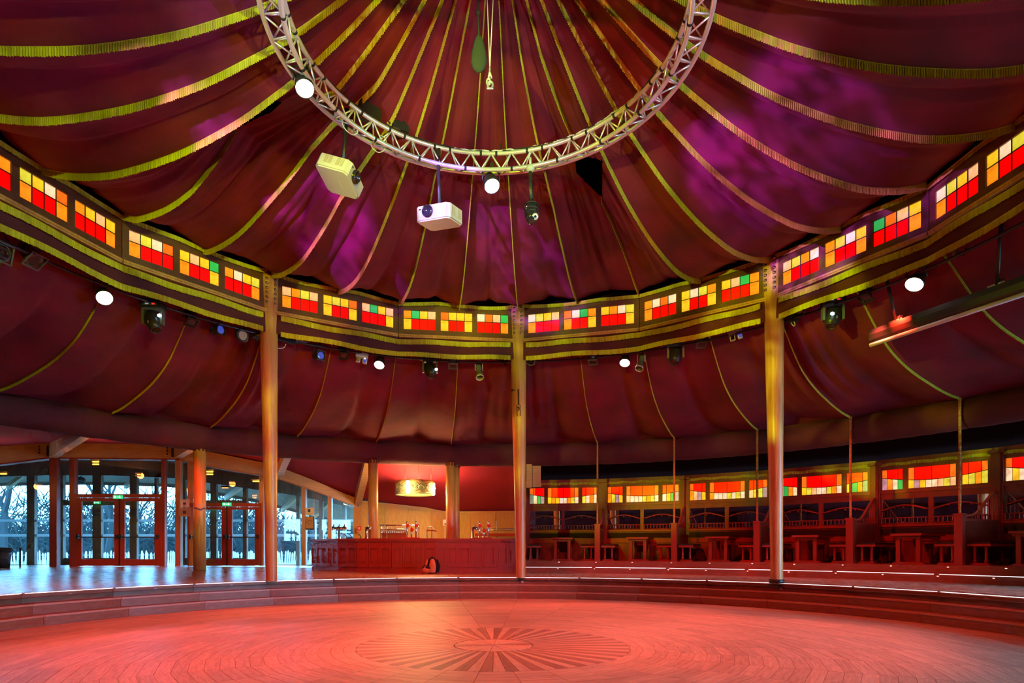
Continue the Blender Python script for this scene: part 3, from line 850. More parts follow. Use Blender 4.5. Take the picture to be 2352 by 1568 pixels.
b.tube([px(1118, 203, 7.35), px(1133, 203, 7.35)], .014, 6); b.build('shackle', M['alu'], hk, True)
cb = thing('chain_bag', 'dark green cloth chain bag hanging left of the canopy centre', 'bag', px(1100, 148, 7.35))
b = MB(); b.lathe([(.02, .36), (.05, .30), (.085, .16), (.10, .02), (.07, -.06), (.02, -.10)], 10, Matrix.Diagonal((1, .5, 1, 1)))
b.build('bag', M['bag_green'], cb)
MB().tube([(0, 0, .34), (-.01, 0, .62), (0, 0, 1.3)], .014, 6).build('cord', M['black_soft'], cb)
MB().ball((-.01, 0, .62), .035).build('knot', M['black_soft'], cb)
hs = thing('truss_sling', 'short steel sling holding the truss near the middle', 'sling', px(1152, 352, 9.4))
b = MB(); b.tube([px(1151, 356, 9.35), px(1151, 330, 9.35)], .012, 6); b.tube([px(1147, 350, 9.35), px(1151, 340, 9.35), px(1155, 350, 9.35)], .008, 6); b.build('wire', M['black_soft'], hs, True)

# ------------------------------------------------------------------ lamps and fittings
def par_lamp(label, pos, target, r=.115, watts=500, color=(1, .13, .075), deg=62, mount=None, group=None, blend=.55):
    pos = Vector(pos); mount = Vector(mount) if mount else pos + Vector((0, 0, .34))
    v = (Vector(target) - pos).normalized()
    t = thing('par_lamp', label, 'stage light', mount, 0, group)
    T = Matrix.Translation(pos) @ aim(v)
    MB().lathe([(.05, -.26), (.075, -.24), (r * .95, -.10), (r * 1.04, -.02), (r * 1.04, .012), (r * .97, .012), (r * .97, -.01), (.02, -.012)], 20, T, cap=False).build('can', M['black'], t, True)
    MB().lathe([(.001, .0), (r * .6, .004), (r * .955, 0)], 24, T, cap=False).build('lens', M['lamp_on'], t, True)
    side = aim(v).to_3x3() @ Vector((1, 0, 0))
    b = MB(); c = pos - v * .09
    b.tube([c + side * (r * 1.15), c + side * (r * 1.15) + Vector((0, 0, .16)), mount, c - side * (r * 1.15) + Vector((0, 0, .16)), c - side * (r * 1.15)], .012, 6); b.build('yoke', M['black'], t, True)
    MB().box(mount, (.06, .06, .07)).build('clamp', M['black'], t, True)
    l = bpy.data.lights.new('par_beam', 'SPOT'); l.energy = watts; l.color = color; l.spot_size = math.radians(deg); l.spot_blend = blend; l.shadow_soft_size = r
    o = bpy.data.objects.new('par_beam', l); COL.objects.link(o); o.parent = t
    o.location = pos + v * .05 - mount; o.rotation_euler = v.to_track_quat('-Z', 'Y').to_euler()
    return t
def gel_frame(b, T, w_):
    for x, y, dx, dy in ((0, w_, 2 * w_ + .02, .02), (0, -w_, 2 * w_ + .02, .02), (w_, 0, .02, 2 * w_), (-w_, 0, .02, 2 * w_)):
        b.box(T @ Vector((x, y, .012)), (dx, dy, .02), T.to_3x3())
def fresnel(label, pos, v, body='black', lens='lens', r=.085, tag_=False, s=1.0):
    pos = Vector(pos); v = Vector(v).normalized(); mount = pos + Vector((0, 0, .24 * s)) - v * .05
    t = thing('fresnel_spot', label, 'stage light', mount, 0, 'small dark spotlights on the ring')
    T = Matrix.Translation(pos) @ aim(v); r *= s
    b = MB(); b.lathe([(r * .55, -.24 * s), (r * .95, -.21 * s), (r, -.12 * s), (r, -.02), (r * 1.08, 0), (r * .9, 0)], 16, T, cap=True)
    for q in range(3): b.box(T @ Vector((0, r, -.19 * s + q * .05)), (r * 1.3, .018, .012), T.to_3x3())
    b.build('housing', M[body], t, True)
    MB().lathe([(.001, .002), (r * .5, .008), (r * .88, .002)], 16, T, cap=False).build('lens', M[lens], t, True)
    b = MB(); gel_frame(b, T, r * 1.12); b.build('gel_frame', M[body], t, True)
    side = aim(v).to_3x3() @ Vector((1, 0, 0)); c = pos - v * .11 * s
    MB().tube([c + side * r * 1.25, c + side * r * 1.3 + (mount - c) * .7, mount, c - side * r * 1.3 + (mount - c) * .7, c - side * r * 1.25], .011, 6).build('yoke', M['black'], t, True)
    for sg in (1, -1): MB().lathe([(.001, 0), (.022, 0), (.022, .02), (.001, .02)], 8, Matrix.Translation(c + side * sg * r * 1.3) @ aim(side * sg)).build('knob', M['black'], t, True)
    MB().box(mount + Vector((0, 0, .03)), (.05, .05, .08)).build('clamp', M['black'], t, True)
    if tag_:
        tc = pos - v * .10 * s + (T.to_3x3() @ Vector((0, -r * 1.01, 0)))
        fwd = (CAM - pos).normalized()
        MB().box(pos - v * .11 * s + fwd * (r + .012), (.05, .05, .004), aim(fwd).to_3x3()).build('paper_tag', M['paper'], t, True)
    return t
def moving_head(label, pos, v, led=True, body='grey_green', head='black', lens_at=None, face=None):
    """pos is the middle of the head"""
    pos = Vector(pos); v = Vector(v).normalized(); top = pos + Vector((0, 0, .33))
    f = Vector((CAM.x - pos.x, CAM.y - pos.y, 0)).normalized(); side = Vector((-f.y, f.x, 0))
    if face: side = (side + f * face).normalized(); f = Vector((side.y, -side.x, 0))
    t = thing('moving_head', label, 'stage light', top, 0, 'moving head lights on the ring')
    Rf = Matrix((side, f, Vector((0, 0, 1)))).transposed()
    b = MB(); b.box(top + Vector((0, 0, -.05)), (.36, .24, .11), Rf); b.box(top + Vector((0, 0, .02)), (.28, .18, .05), Rf); b.build('base', M['black'], t, True)
    b = MB(); b.box(top - Vector((0, 0, .06)) + f * .122, (.24, .006, .05), Rf); p_ = b.build('display', M['grey_green'], t, True)
    MB().box(top - Vector((0, 0, .06)) + f * .127 + side * .06, (.05, .004, .025), Rf).build('red_readout', M['red_led'], p_, True)
    MB().box(top - Vector((0, 0, .06)) + f * .127 - side * .05, (.06, .004, .02), Rf).build('readout', M['lcd'], p_, True)
    b = MB(); b.box(top - Vector((0, 0, .125)), (.34, .13, .04), Rf)
    for sg in (1, -1):
        b.prism([(-.065, -.02), (.065, -.02), (.05, -.27), (-.05, -.27)], -.02, .02, Matrix.Translation(top - Vector((0, 0, .12)) + side * sg * .16) @ Matrix((f, Vector((0, 0, 1)), side)).transposed().to_4x4())
    b.build('yoke', M[body], t, True)
    T = Matrix.Translation(pos) @ aim(v)
    MB().lathe([(.05, -.19), (.10, -.17), (.125, -.08), (.13, .02), (.115, .12), (.085, .18), (.075, .185)], 18, T).build('head', M[head], t, True)
    MB().lathe([(.085, .17), (.09, .2), (.075, .205), (.07, .185)], 18, T, cap=False).build('lens_ring', M['black'], t, True)
    MB().lathe([(.001, .19), (.068, .187)], 16, T, cap=False).build('lens', M['lens'], t, True)
    if led:
        lp = Vector(lens_at) if lens_at else pos + f * .14
        MB().ball(lp, .038, 12, 8, (1, .5, .8)).build('led', M['led_on'], t, True)
    MB().box(pos - f * -.128 + Vector((0, 0, -.05)), (.07, .004, .05), Rf).build('label_plate', M['grille'], t, True)
    return t
def profile_spot(label, pos, v, body='grey_green'):
    pos = Vector(pos); v = Vector(v).normalized(); T = Matrix.Translation(pos) @ aim(v); mount = pos + Vector((0, 0, .28)) - v * .02
    t = thing('profile_spot', label, 'stage light', mount, 0, 'long profile spotlights on the ring')
    MB().lathe([(.055, -.22), (.075, -.2), (.075, -.06), (.055, -.04), (.055, .1), (.085, .12), (.085, .2), (.078, .2), (.078, .13), (.02, .11)], 16, T, cap=False).build('barrel', M[body], t, True)
    MB().lathe([(.088, .19), (.094, .2), (.094, .215), (.08, .215), (.08, .19)], 16, T, cap=False).build('front_ring', M['alu'], t, True)
    side = aim(v).to_3x3() @ Vector((1, 0, 0))
    MB().tube([pos + side * .09, pos + side * .09 + Vector((0, 0, .17)), mount, pos - side * .09 + Vector((0, 0, .17)), pos - side * .09], .008, 6).build('yoke', M['alu'], t, True)
    for q in range(8):
        a = q * PI / 4; MB().lathe([(.001, 0), (.008, 0), (.008, .012), (.001, .012)], 6, T @ Matrix.Translation((.097 * math.cos(a), .097 * math.sin(a), .2))).build('screw', M['alu'], t, True)
    return t
def led_par(label, pos, v, r=.125, lens='grille', body='black'):
    pos = Vector(pos); v = Vector(v).normalized(); T = Matrix.Translation(pos) @ aim(v); mount = pos + Vector((0, 0, .22))
    t = thing('led_par', label, 'stage light', mount, 0, 'flat LED lamps on the ring')
    MB().lathe([(r * .7, -.09), (r, -.06), (r, .01), (r * .72, .012), (r * .7, -.005)], 24, T, cap=True).build('housing', M[body], t, True)
    MB().lathe([(.001, .004), (r * .68, .002)], 24, T, cap=False).build('lens', M[lens], t, True)
    side = aim(v).to_3x3() @ Vector((1, 0, 0))
    MB().tube([pos + side * r * 1.1 - v * .03, mount, pos - side * r * 1.1 - v * .03], .01, 6).build('yoke', M['black'], t, True)
    for q in range(10):
        a = q * PI / 5; MB().lathe([(.001, 0), (.006, 0), (.006, .006), (.001, .006)], 6, T @ Matrix.Translation((r * .86 * math.cos(a), r * .86 * math.sin(a), .011))).build('screw', M['steel'], t, True)
    return t
def twin_light(label, pos, tilt=0.):
    pos = Vector(pos); f = Vector((CAM.x - pos.x, CAM.y - pos.y, 0)).normalized(); side = Vector((-f.y, f.x, 0))
    side = (side + Vector((0, 0, tilt))).normalized(); up = f.cross(side) * -1
    up = side.cross(f) * (1 if side.cross(f).z > 0 else -1)
    Rf = Matrix((side, f, up)).transposed()
    t = thing('emergency_light', label, 'light', pos + up * .12, 0, 'white twin-head emergency lights')
    MB().box(pos + up * .06, (.27, .09, .11), Rf).build('case', M['white'], t, True)
    for sg, m_ in ((-1, 'chrome'), (1, 'blue_lens')):
        o = MB().box(pos - up * .06 + side * sg * .075, (.085, .075, .10), Rf @ Matrix.Rotation(.25 * sg, 3, 'Z')).build('lamp_head', M['white'], t, True)
        MB().box(pos - up * .06 + side * sg * .075 + f * .045, (.07, .006, .08), Rf @ Matrix.Rotation(.25 * sg, 3, 'Z')).build('reflector', M[m_], o, True)
    MB().ball(pos - up * .015 + side * .07 + f * .05, .012).build('indicator', M['led_on'], t, True)
    return t
pipe = thing('lighting_pipe', 'black pipe ring behind the lower fringe that carries the stage lights', 'pipe', (0, 0, 5.50))
MB().tube([pol(7.2, q * PI / 60, 0) for q in range(120)], .025, 8, True).build('pipe', M['black'], pipe)
RL = 7.22
def L(x, y, r=RL): return pxR(x, y, r)
inw = lambda p: Vector((-p.x, -p.y, 0)).normalized()
DN = Vector((0, 0, -1))
# lit red par lamps on the ring, beams on the floor
p = L(240, 684); par_lamp('lit red par lamp on the ring at the far left', p, (-2.6, -.9, 0), .125, 1350, deg=52)
p = L(871, 838); par_lamp('lit red par lamp between the twin white light and a moving head', p, (-3.0, 2.6, 0), .115, 1350, deg=52)
p = L(1435, 833); par_lamp('lit red par lamp right of the middle post', p, (1.5, 3.2, 0), .115, 1350, deg=52)
p = L(2100, 653); par_lamp('lit red par lamp above the rolled projection screen', p, (2.9, .9, 0), .135, 1350, deg=52)
# lit par lamps on the truss
p = px(700, 203, 7.45); par_lamp('lit red par lamp clamped on the left side of the truss', p, (-.6, -2.4, 0), .112, 800, deg=56, mount=p + Vector((0, .03, .30)))
p = px(1130, 427, 9.30); par_lamp('lit red par lamp hanging from the middle of the truss', p, (1.3, -1.3, 0), .118, 800, deg=56, mount=p + Vector((0, .02, .32)))
# the rest of the ring, from left to right
p = L(6, 580); fresnel('green-lit spotlight cut by the left picture edge', p, inw(p) + DN * .25, 'grey_green', s=1.35)
p = L(80, 598); fresnel('grey spotlight below the frieze, second from the left', p, inw(p) * .5 + DN + Vector((.3, 0, 0)), 'grey_green', s=1.3)
p = L(352, 738); moving_head('black moving head with a white-blue lamp left of the left post', p, DN + inw(p) * .5, lens_at=L(366, 724, 7.04), face=.5)
p = L(440, 740); fresnel('dark spotlight with a small green plate left of the left post', p, DN + inw(p) * .6, tag_=True)
p = L(507, 757); fresnel('dark spotlight with a blue lens facing the viewer left of the left post', p, inw(p) + Vector((.7, 0, -.1)), lens='blue_lens', s=1.0)
p = L(558, 770); led_par('round LED lamp with a pale dotted face left of the left post', p, inw(p) + Vector((.45, 0, -.35)), .135)
p = L(593, 778); led_par('black LED lamp half hidden by the left post', p, inw(p) * .3 + DN + Vector((-.3, 0, 0)), .12, 'lens')
p = L(663, 783); t = thing('led_batten', 'short black LED bar just right of the left post', 'stage light', p)
b = MB(); q0, q1 = L(634, 772), L(678, 785); b.beam(q0, q1, .12, .12); b.build('bar', M['black'], t, True)
b = MB(); b.beam(L(675, 782), L(706, 789), .05, .05); b.build('end_pipe', M['pale_cable'], t, True)
cable_thing('pale cable dangling beside the left post', [L(632, 796), L(640, 800), L(652, 798), L(657, 790)])
p = L(737, 816); fresnel('small spotlight with blue LED dots right of the left post', p, inw(p) + Vector((.5, 0, -.2)), lens='blue_lens', s=1.0)
p = L(790, 817); fresnel('black spotlight between the blue spotlight and the twin white light', p, DN + inw(p) * .5, s=1.05)
twin_light('white twin emergency light left of a lit red lamp', L(831, 822), -.14)
p = L(988, 850); moving_head('black moving head with a blue-white lamp left of the middle post', p, DN + inw(p) * .55 + Vector((.2, 0, 0)), body='black', lens_at=L(1002, 848, 7.04))
p = L(1040, 840); fresnel('spotlight with a pale green plate left of the middle post', p, DN + inw(p) * .35, 'grey_green')
p = L(1100, 852); profile_spot('open-mouthed profile spotlight left of the middle post', p, DN + inw(p) * .55 + Vector((.12, 0, 0)))
p = L(1160, 828); fresnel('black spotlight tilted against the left side of the middle post', p, inw(p) * .2 + DN * .5 + Vector((.9, 0, 0)), s=.9)
p = L(1219, 828); led_par('flat lamp with a pale rim peeping out right of the middle post', p, inw(p) + Vector((-.6, 0, -.5)), .12, 'lens', 'grey_green')
p = L(1362, 831); fresnel('spotlight with a white paper tag right of the middle post', p, DN + inw(p) * .3, 'grey_green', tag_=True)
p = L(1473, 831); profile_spot('profile spotlight beside a lit red lamp right of the middle post', p, DN + inw(p) * .55 + Vector((-.15, 0, 0)))
p = L(1552, 816); moving_head('green-grey moving head with its lens down between middle and right posts', p, DN + inw(p) * .45, led=False)
p = L(1611, 791); fresnel('grey spotlight right of the green-grey moving head', p, DN + inw(p) * .45 + Vector((.2, 0, 0)), 'grey_green')
twin_light('white twin emergency light left of the right post', L(1690, 768), .2)
p = L(1832, 711); led_par('flat round LED lamp seen edge-on right of the right post', p, inw(p) * .55 + DN + Vector((-.1, 0, 0)), .14, 'grille')
p = L(1820, 733); t = thing('control_box', 'small black control box under the flat LED lamp', 'box', p); b = MB(); b.box(p, (.2, .12, .11)); b.build('case', M['black'], t, True)
for x in (-.05, .0, .05): MB().box(p + Vector((x, -.063, .02)), (.012, .006, .012)).build('button', M['white'], t, True)
cable_thing('pale cable hanging in a loop right of the right post', [L(1815, 715), L(1815, 735), L(1822, 748), L(1826, 745), L(1822, 735)])
p = L(1913, 728); moving_head('moving head with a bright blue-white lamp right of the right post', p, DN + inw(p) * .4, lens_at=L(1912, 720, 7.04), face=-.3)
p = L(1987, 684); fresnel('dark spotlight with a white tag left of the screen pole', p, DN + inw(p) * .45, tag_=True)
p = L(2194, 578); t = thing('cable_clamp', 'pipe clamp with coiled cables at the upper right', 'clamp', p)
MB().box(p, (.05, .07, .10)).build('clamp', M['steel'], t, True)
for q in range(3): MB().tube([p + Vector((.08 + .06 * math.cos(a) * (1 + q * .2), -.02, .03 + .07 * math.sin(a) * (1 + q * .25))) for a in [i * PI / 8 for i in range(16)]], .005, 5, True).build('coil', M['black_soft'], t, True)

# ------------------------------------------------------------------ projectors, dome camera, packs on the truss
def projector(label, c, top, yaw, pitch, roll=0., w_=.56, d_=.46, h_=.19):
    c = Vector(c); t = thing('projector', label, 'projector', top, 0, 'white projectors under the truss')
    Rm = (Matrix.Rotation(yaw, 3, 'Z') @ Matrix.Rotation(pitch, 3, 'X') @ Matrix.Rotation(roll, 3, 'Y'))
    T = Matrix.Translation(c) @ Rm.to_4x4()
    b = MB(); ch = .05
    poly = [(-w_ / 2 + ch, -d_ / 2), (w_ / 2 - ch, -d_ / 2), (w_ / 2, -d_ / 2 + ch), (w_ / 2, d_ / 2 - ch), (w_ / 2 - ch, d_ / 2), (-w_ / 2 + ch, d_ / 2), (-w_ / 2, d_ / 2 - ch), (-w_ / 2, -d_ / 2 + ch)]
    b.prism(poly, -h_ / 2, h_ / 2, T)
    b.prism([(x * .94, y * .94) for x, y in poly], -h_ / 2 - .018, -h_ / 2, T)
    b.build('case', M['white'], t, True)
    ln = MB().lathe([(.085, -.04), (.085, .03), (.07, .045), (.062, .02), (.001, .012)], 20, T @ Matrix.Translation((-w_ * .12, -d_ / 2 - .005, .01)) @ aim((0, -1, 0), (0, 0, 1)), cap=False).build('lens', M['lens'], t, True)
    for q, y in enumerate((-.13, -.07, -.01, .05, .11)):
        if q == 2: continue
        for sg in (1, -1): MB().box(T @ Vector((sg * (w_ / 2 + .002), y, .02)), (.006, .045, h_ * .62), Rm).build('vent', M['grille'], t, True)
    MB().box(T @ Vector((-w_ * .36, -d_ / 2 - .002, .05)), (.03, .006, .018), Rm).build('sensor', M['black'], t, True)
    MB().box(T @ Vector((.02, -.05, -h_ / 2 - .019)), (.16, .008, .003), Rm).build('nameplate', M['pale_cable'], t, True)
    b = MB(); b.tube([T @ Vector((0, 0, h_ / 2)), top], .026, 10); b.box(T @ Vector((0, 0, h_ / 2 + .012)), (.16, .16, .025), Rm); b.box(top, (.07, .07, .12)); b.build('pole', M['black'], t, True)
    return t
at = on_truss(797, 0); tp = TC + cpt(0, at) + Vector((.0, -.05, .12)); d0 = tp.y + 7.07
projector('white projector tilted sideways under the left part of the truss', px(781, 405, d0), px(797, 262, d0), math.radians(80), math.radians(20), math.radians(10), .52, .50, .17)
at = on_truss(1005, 0); tp = TC + cpt(1, at); d0 = tp.y + 7.07
projector('white projector with its lens to the viewer under the truss', px(1010, 497, d0), px(1006, 352, d0), math.radians(-24), math.radians(10), math.radians(4), .56, .46, .19)
at = on_truss(1218, 0); tp = TC + cpt(1, at); d0 = tp.y + 7.07
dc = thing('dome_camera', 'glossy black camera on a black pole with a white cap under the truss', 'camera', px(1218, 362, d0))
MB().tube([px(1218, 362, d0), px(1218, 382, d0)], .018, 8).build('stem', M['pale_cable'], dc, True)
MB().ball(px(1218, 387, d0), .068, 14, 8, (1, 1, .85)).build('cap', M['white'], dc, True)
MB().tube([px(1218, 392, d0), px(1220, 462, d0)], .028, 10).build('pole', M['black'], dc, True)
T = Matrix.Translation(px(1221, 488, d0))
MB().lathe([(.03, .2), (.05, .15), (.095, .10), (.105, .02), (.10, -.06), (.085, -.12), (.05, -.165), (.01, -.18)], 18, T).build('housing', M['lens'], dc, True)
for z in (.11, .04, -.01): MB().lathe([(.1, -.008), (.112, 0), (.1, .008)], 18, T @ Matrix.Translation((0, 0, z))).build('rib', M['black'], dc, True)
v = (CAM - px(1221, 496, d0)).normalized() + Vector((.25, 0, 0)); T2 = Matrix.Translation(px(1226, 497, d0) + v * .07) @ aim(v)
o = MB().lathe([(.02, 0), (.048, .0), (.048, .02), (.02, .02)], 16, T2, cap=False).build('lens_bezel', M['alu'], dc, True)
MB().lathe([(.001, .012), (.02, .012)], 12, T2, cap=False).build('lens', M['lens'], o, True)
def pack(label, x0, y0, x1, y1, d, hh):
    a = px(x0, y0, d - .1); b_ = px(x1, y1, d + .1); t = thing('dimmer_pack', label, 'power box', (a + b_) / 2, 0, 'black power boxes on the truss')
    MB().beam(a, b_, .2, hh).build('case', M['black'], t, True)
    for q in range(5):
        c = a.lerp(b_, .15 + q * .17); MB().lathe([(.001, 0), (.02, 0), (.018, .03), (.001, .03)], 8, Matrix.Translation(c - Vector((0, .1, hh * .3))) @ aim((0, -1, -.3))).build('socket', M['black_soft'], t, True)
    MB().beam(a - Vector((0, .11, .06)), b_ - Vector((0, .11, .06)), .01, .03).build('label_strip', M['grille'], t, True)
pack('long black power box on top of the truss at the upper left', 822, 247, 868, 274, 8.65, .17)
pack('shorter black power box on the truss right of the long one', 892, 285, 930, 300, 9.0, .15)

# ------------------------------------------------------------------ rolled projection screen
s0, s1 = px(2003, 776, 10.7), px(2440, 626, 8.27)
sd = (s1 - s0).normalized(); sn = Vector((-sd.y, sd.x, 0)).normalized()
if sn.dot(CAM - s0) < 0: sn = -sn
scn = thing('projection_screen', 'long black housing of a rolled projection screen at the right edge', 'screen', s0)
b = MB(); b.prism([(-.09, .10), (.09, .12), (.10, .03), (.085, -.06), (.03, -.12), (-.09, -.10)], 0, (s1 - s0).length, Matrix.Translation(s0) @ Matrix((sn, Vector((0, 0, 1)), sd)).transposed().to_4x4())
b.build('housing', M['black'], scn, True)
b = MB(); off = sn * .045 - Vector((0, 0, .135)); b.tube([s0 + off, s1 + off], .035, 12); b.build('rolled_sheet', M['pale_cable'], scn, True)
b = MB()
for dz, ds in ((.155, -.03), (.135, .03)): b.tube([s0 + sd * .35 + Vector((0, 0, dz)) + sn * ds, s1 + Vector((0, 0, dz)) + sn * ds], .009, 6)
b.build('rail', M['alu'], scn, True)
def hanger(xb, yb, dd, top):
    c = s0 + sd * dd + Vector((0, 0, .14))
    o = MB().tube([c, top], .026, 8).build('hanger_pole', M['black'], scn, True)
    b = MB(); b.box(c, (.22, .06, .05), Matrix((sd, sn, Vector((0, 0, 1)))).transposed()); b.box(c + sd * .06 + Vector((0, 0, .04)), (.05, .08, .06)); b.build('clamp', M['steel'], o, True)
hanger(0, 0, .42, L(2035, 635)); hanger(0, 0, 1.9, L(2300, 500))

# ================================================================== ENTRANCE SIDE: GLASS FACADE
def tm(name, col):
    m = bpy.data.materials.new(name); m.use_nodes = True; nt = m.node_tree; N = nt.nodes
    for n in list(N):
        if n.type != 'OUTPUT_MATERIAL': N.remove(n)
    t = N.new('ShaderNodeBsdfTranslucent'); t.inputs[0].default_value = (*col, 1); d = N.new('ShaderNodeBsdfDiffuse'); d.inputs[0].default_value = (*col, 1)
    x = N.new('ShaderNodeMixShader'); x.inputs[0].default_value = .7; nt.links.new(d.outputs[0], x.inputs[1]); nt.links.new(t.outputs[0], x.inputs[2]); nt.links.new(x.outputs[0], N['Material Output'].inputs[0])
    return m
M['strip'] = tm('frosted_band', (.9, .93, .95))
FD = [(-80, 17.6), (121, 18.4), (408, 18.9), (607, 19.4), (700, 20.1), (820, 21.0)]
def fd(x): return table(FD, x)
BB = [(-80, 1072), (0, 1064), (112, 1049.5), (130, 1050), (408, 1053), (446, 1060), (473, 1068), (609, 1091), (641, 1097.5), (720, 1124), (818, 1160.7)]
BT = [(-80, 1030), (0, 1024.5), (112, 1015), (168, 1015), (401, 1021.7), (446, 1030), (609, 1062.5), (641, 1072), (720, 1102), (816, 1144)]
ZF = .603
def zy(y, d): return 1.1 + (HY - y) / F * d
def fbox(b, x0, x1, y0, y1, th, back=0., n=1, z0=None, z1=None):
    """slab in the facade between picture columns x0, x1; y0/y1 number or function of x (bottom, top)"""
    f0 = (lambda x: y0) if not callable(y0) else y0
    f1 = (lambda x: y1) if not callable(y1) else y1
    vs = []
    for i in range(n + 1):
        x = lerp(x0, x1, i / n); d = fd(x) + back
        lo = px(x, f0(x), d); hi = px(x, f1(x), d)
        if z0 is not None: lo.z = z0
        if z1 is not None: hi.z = z1
        vs += [lo, hi, hi + Vector((0, th, 0)), lo + Vector((0, th, 0))]
    fs = [(0, 3, 2, 1), (4 * n, 4 * n + 1, 4 * n + 2, 4 * n + 3)]
    for i in range(n):
        for j in range(4): fs.append((4 * i + j, 4 * i + (j + 1) % 4, 4 * i + 4 + (j + 1) % 4, 4 * i + 4 + j))
    return b.add(vs, fs)
wl = thing('wall_left', kind='structure')
bb = lambda x: table(BB, x)
bt = lambda x: table(BT, x)
for x, wd in ((121.5, 17), (165, 12), (374, 8), (408, 12), (437, 13), (600, 11), (697, 10), (757, 9)):
    fbox(MB(), x - wd / 2, x + wd / 2, 1300, bb, .16, 0, 1, ZF).build('facade_post', M['door_wood'] if x < 400 else M['frame_wood'], wl)
for x0, x1, n in ((-80, 113, 2), (129, 404, 3), (412, 640, 8), (642, 820, 6)):
    fbox(MB(), x0, x1, bb, bt, .18, -.06, n).build('glulam_beam', M['beam_wood'], wl)
    fbox(MB(), x0, x1, lambda x: bb(x) + 3, bb, .2, -.08, n).build('beam_ledge', M['door_wood'] if x0 < 400 else M['frame_wood'], wl)
fbox(MB(), -80, 820, lambda x: bt(x) + 6, lambda x: bt(x) - 22, .03, .13, 16).build('beam_backing', M['cloth_bar'], wl)
bolt = MB().lathe([(.001, .012), (.022, .012), (.022, 0), (.034, 0)], 10, aim((0, -1, 0)), cap=False).mesh('bolt', M['black'])
for x, y in ((90, 1025), (90, 1032), (90, 1039), (150, 1030), (384, 1028), (384, 1035), (384, 1042), (427, 1038), (427, 1045), (645, 1080), (645, 1085.5), (645, 1091)):
    place(bolt, 'bolt', wl, px(x, y, fd(x) - .062))
for x in (109, 396):
    MB().box(px(x, bb(x) - 15, fd(x) - .06), (.06, .02, .3)).build('steel_plate', M['black'], wl)
for (x0, y0, x1, y1, wd, ht) in ((121, 1036, 222, 966, .2, .42), (408, 1038, 480, 992, .2, .40), (641, 1084, 672, 1010, .2, .36), (822, 1150, 849, 1040, .22, .30)):
    a_ = px(x0, y0, fd(x0)); e_ = pxR(x1, y1, 11.5)
    MB().beam(a_, e_, wd, ht).build('rafter', M['beam_wood'], wl)
gl_ = [(-80, 113), (130, 159), (378, 402), (414, 430.5), (606, 692), (702, 752.5), (761.5, 812)]
for x0, x1 in gl_: fbox(MB(), x0, x1, 1300, bb, .012, .07, 1, ZF).build('glass_pane', M['glass'], wl)
fbox(MB(), 171, 370, 1138, bb, .012, .07).build('glass_pane', M['glass'], wl)
fbox(MB(), 443, 594.5, 1157, bb, .012, .07, 2).build('glass_pane', M['glass'], wl)
MB().box(px(820, 1240, 20.9) - Vector((0, 0, .05)), (.24, .1, 2 * (zy(1160, 21) - zy(1240, 20.9)))).build('corner_post', M['ply'], wl)
def door(n, x0, xm, x1, ytop, lab, gly):
    dr = thing('door_%d' % n, kind='structure')
    b = MB(); fbox(b, x0, x1, ytop, ytop - 8, .14, -.01); fbox(b, x0, x0 + 5, 1300, ytop, .14, -.01, 1, ZF); fbox(b, x1 - 5, x1, 1300, ytop, .14, -.01, 1, ZF)
    b.build('door_frame', M['door_wood'], dr)
    for a_, e_, hinge in ((x0 + 5, xm - 1, -1), (xm + 1, x1 - 5, 1)):
        st = 11; b = MB()
        fbox(b, a_, a_ + st, 1299.5, ytop + 1, .06, .01, 1, ZF + .01); fbox(b, e_ - st, e_, 1299.5, ytop + 1, .06, .01, 1, ZF + .01)
        fbox(b, a_ + st, e_ - st, gly, ytop + 1, .06, .01); fbox(b, a_ + st, e_ - st, 1299, 1283.5, .06, .01)
        lf = b.build('door_leaf', M['door_wood'], dr)
        fbox(MB(), a_ + st, e_ - st, 1283.5, gly, .01, .035).build('door_glass', M['glass'], lf)
        b = MB(); xa, xb = a_ + 3, e_ - 4; y_ = 1233
        b.tube([px(xa, y_, fd(xa) - .06), px(xb, y_ + .5, fd(xb) - .06)], .017, 8)
        for x in (xa, xb): b.box(px(x, y_ - 1, fd(x) - .03), (.06, .1, .12))
        b.build('panic_bar', M['black'], lf)
    fbox(MB(), xm - 1.5, xm + 1.5, 1299, ytop, .02, -.02).build('meeting_strip', M['black'], dr)
door(1, 171, 274, 371, 1142, '', 1151)
door(2, 430, 521, 601, 1163, '', 1170)
# vestibule facade further out
wo = thing('wall_outer', kind='structure')
OB = [(-80, 1100), (0, 1094), (112, 1091), (365, 1092), (473, 1108), (609, 1127), (700, 1141), (818, 1168)]
ob = lambda x: table(OB, x)
BK = 2.3
for x, wd in ((-30, 17), (70, 18), (140, 9), (222, 20), (306, 16), (357, 5), (421, 9), (490, 14), (562, 9), (617, 7), (684, 8), (737, 9), (790, 8)):
    fbox(MB(), x - wd / 2, x + wd / 2, 1298, ob, .14, BK, 1, .5).build('facade_post', M['outer_wood'], wo)
for x0, x1, n in ((-80, 110, 2), (110, 404, 2), (404, 640, 6), (640, 820, 4)):
    fbox(MB(), x0, x1, ob, lambda x: ob(x) - 34, .16, BK, n).build('outer_beam', M['outer_wood'], wo)
for x0, x1 in ((144, 212), (232, 298), (425, 483), (497, 558)):
    b = MB(); fbox(b, x0, x1, 1160, 1148, .06, BK + .03); fbox(b, x0, x1, 1298, 1281, .06, BK + .03); b.build('door_rail', M['outer_wood'], wo)
edges = [-80, -38.5, -21.5, 61, 79, 135.5, 144.5, 212, 232, 298, 314, 354.5, 359.5, 416.5, 425.5, 483, 497, 557.5, 566.5, 613.5, 620.5, 680, 688, 732.5, 741.5, 786, 794, 820]
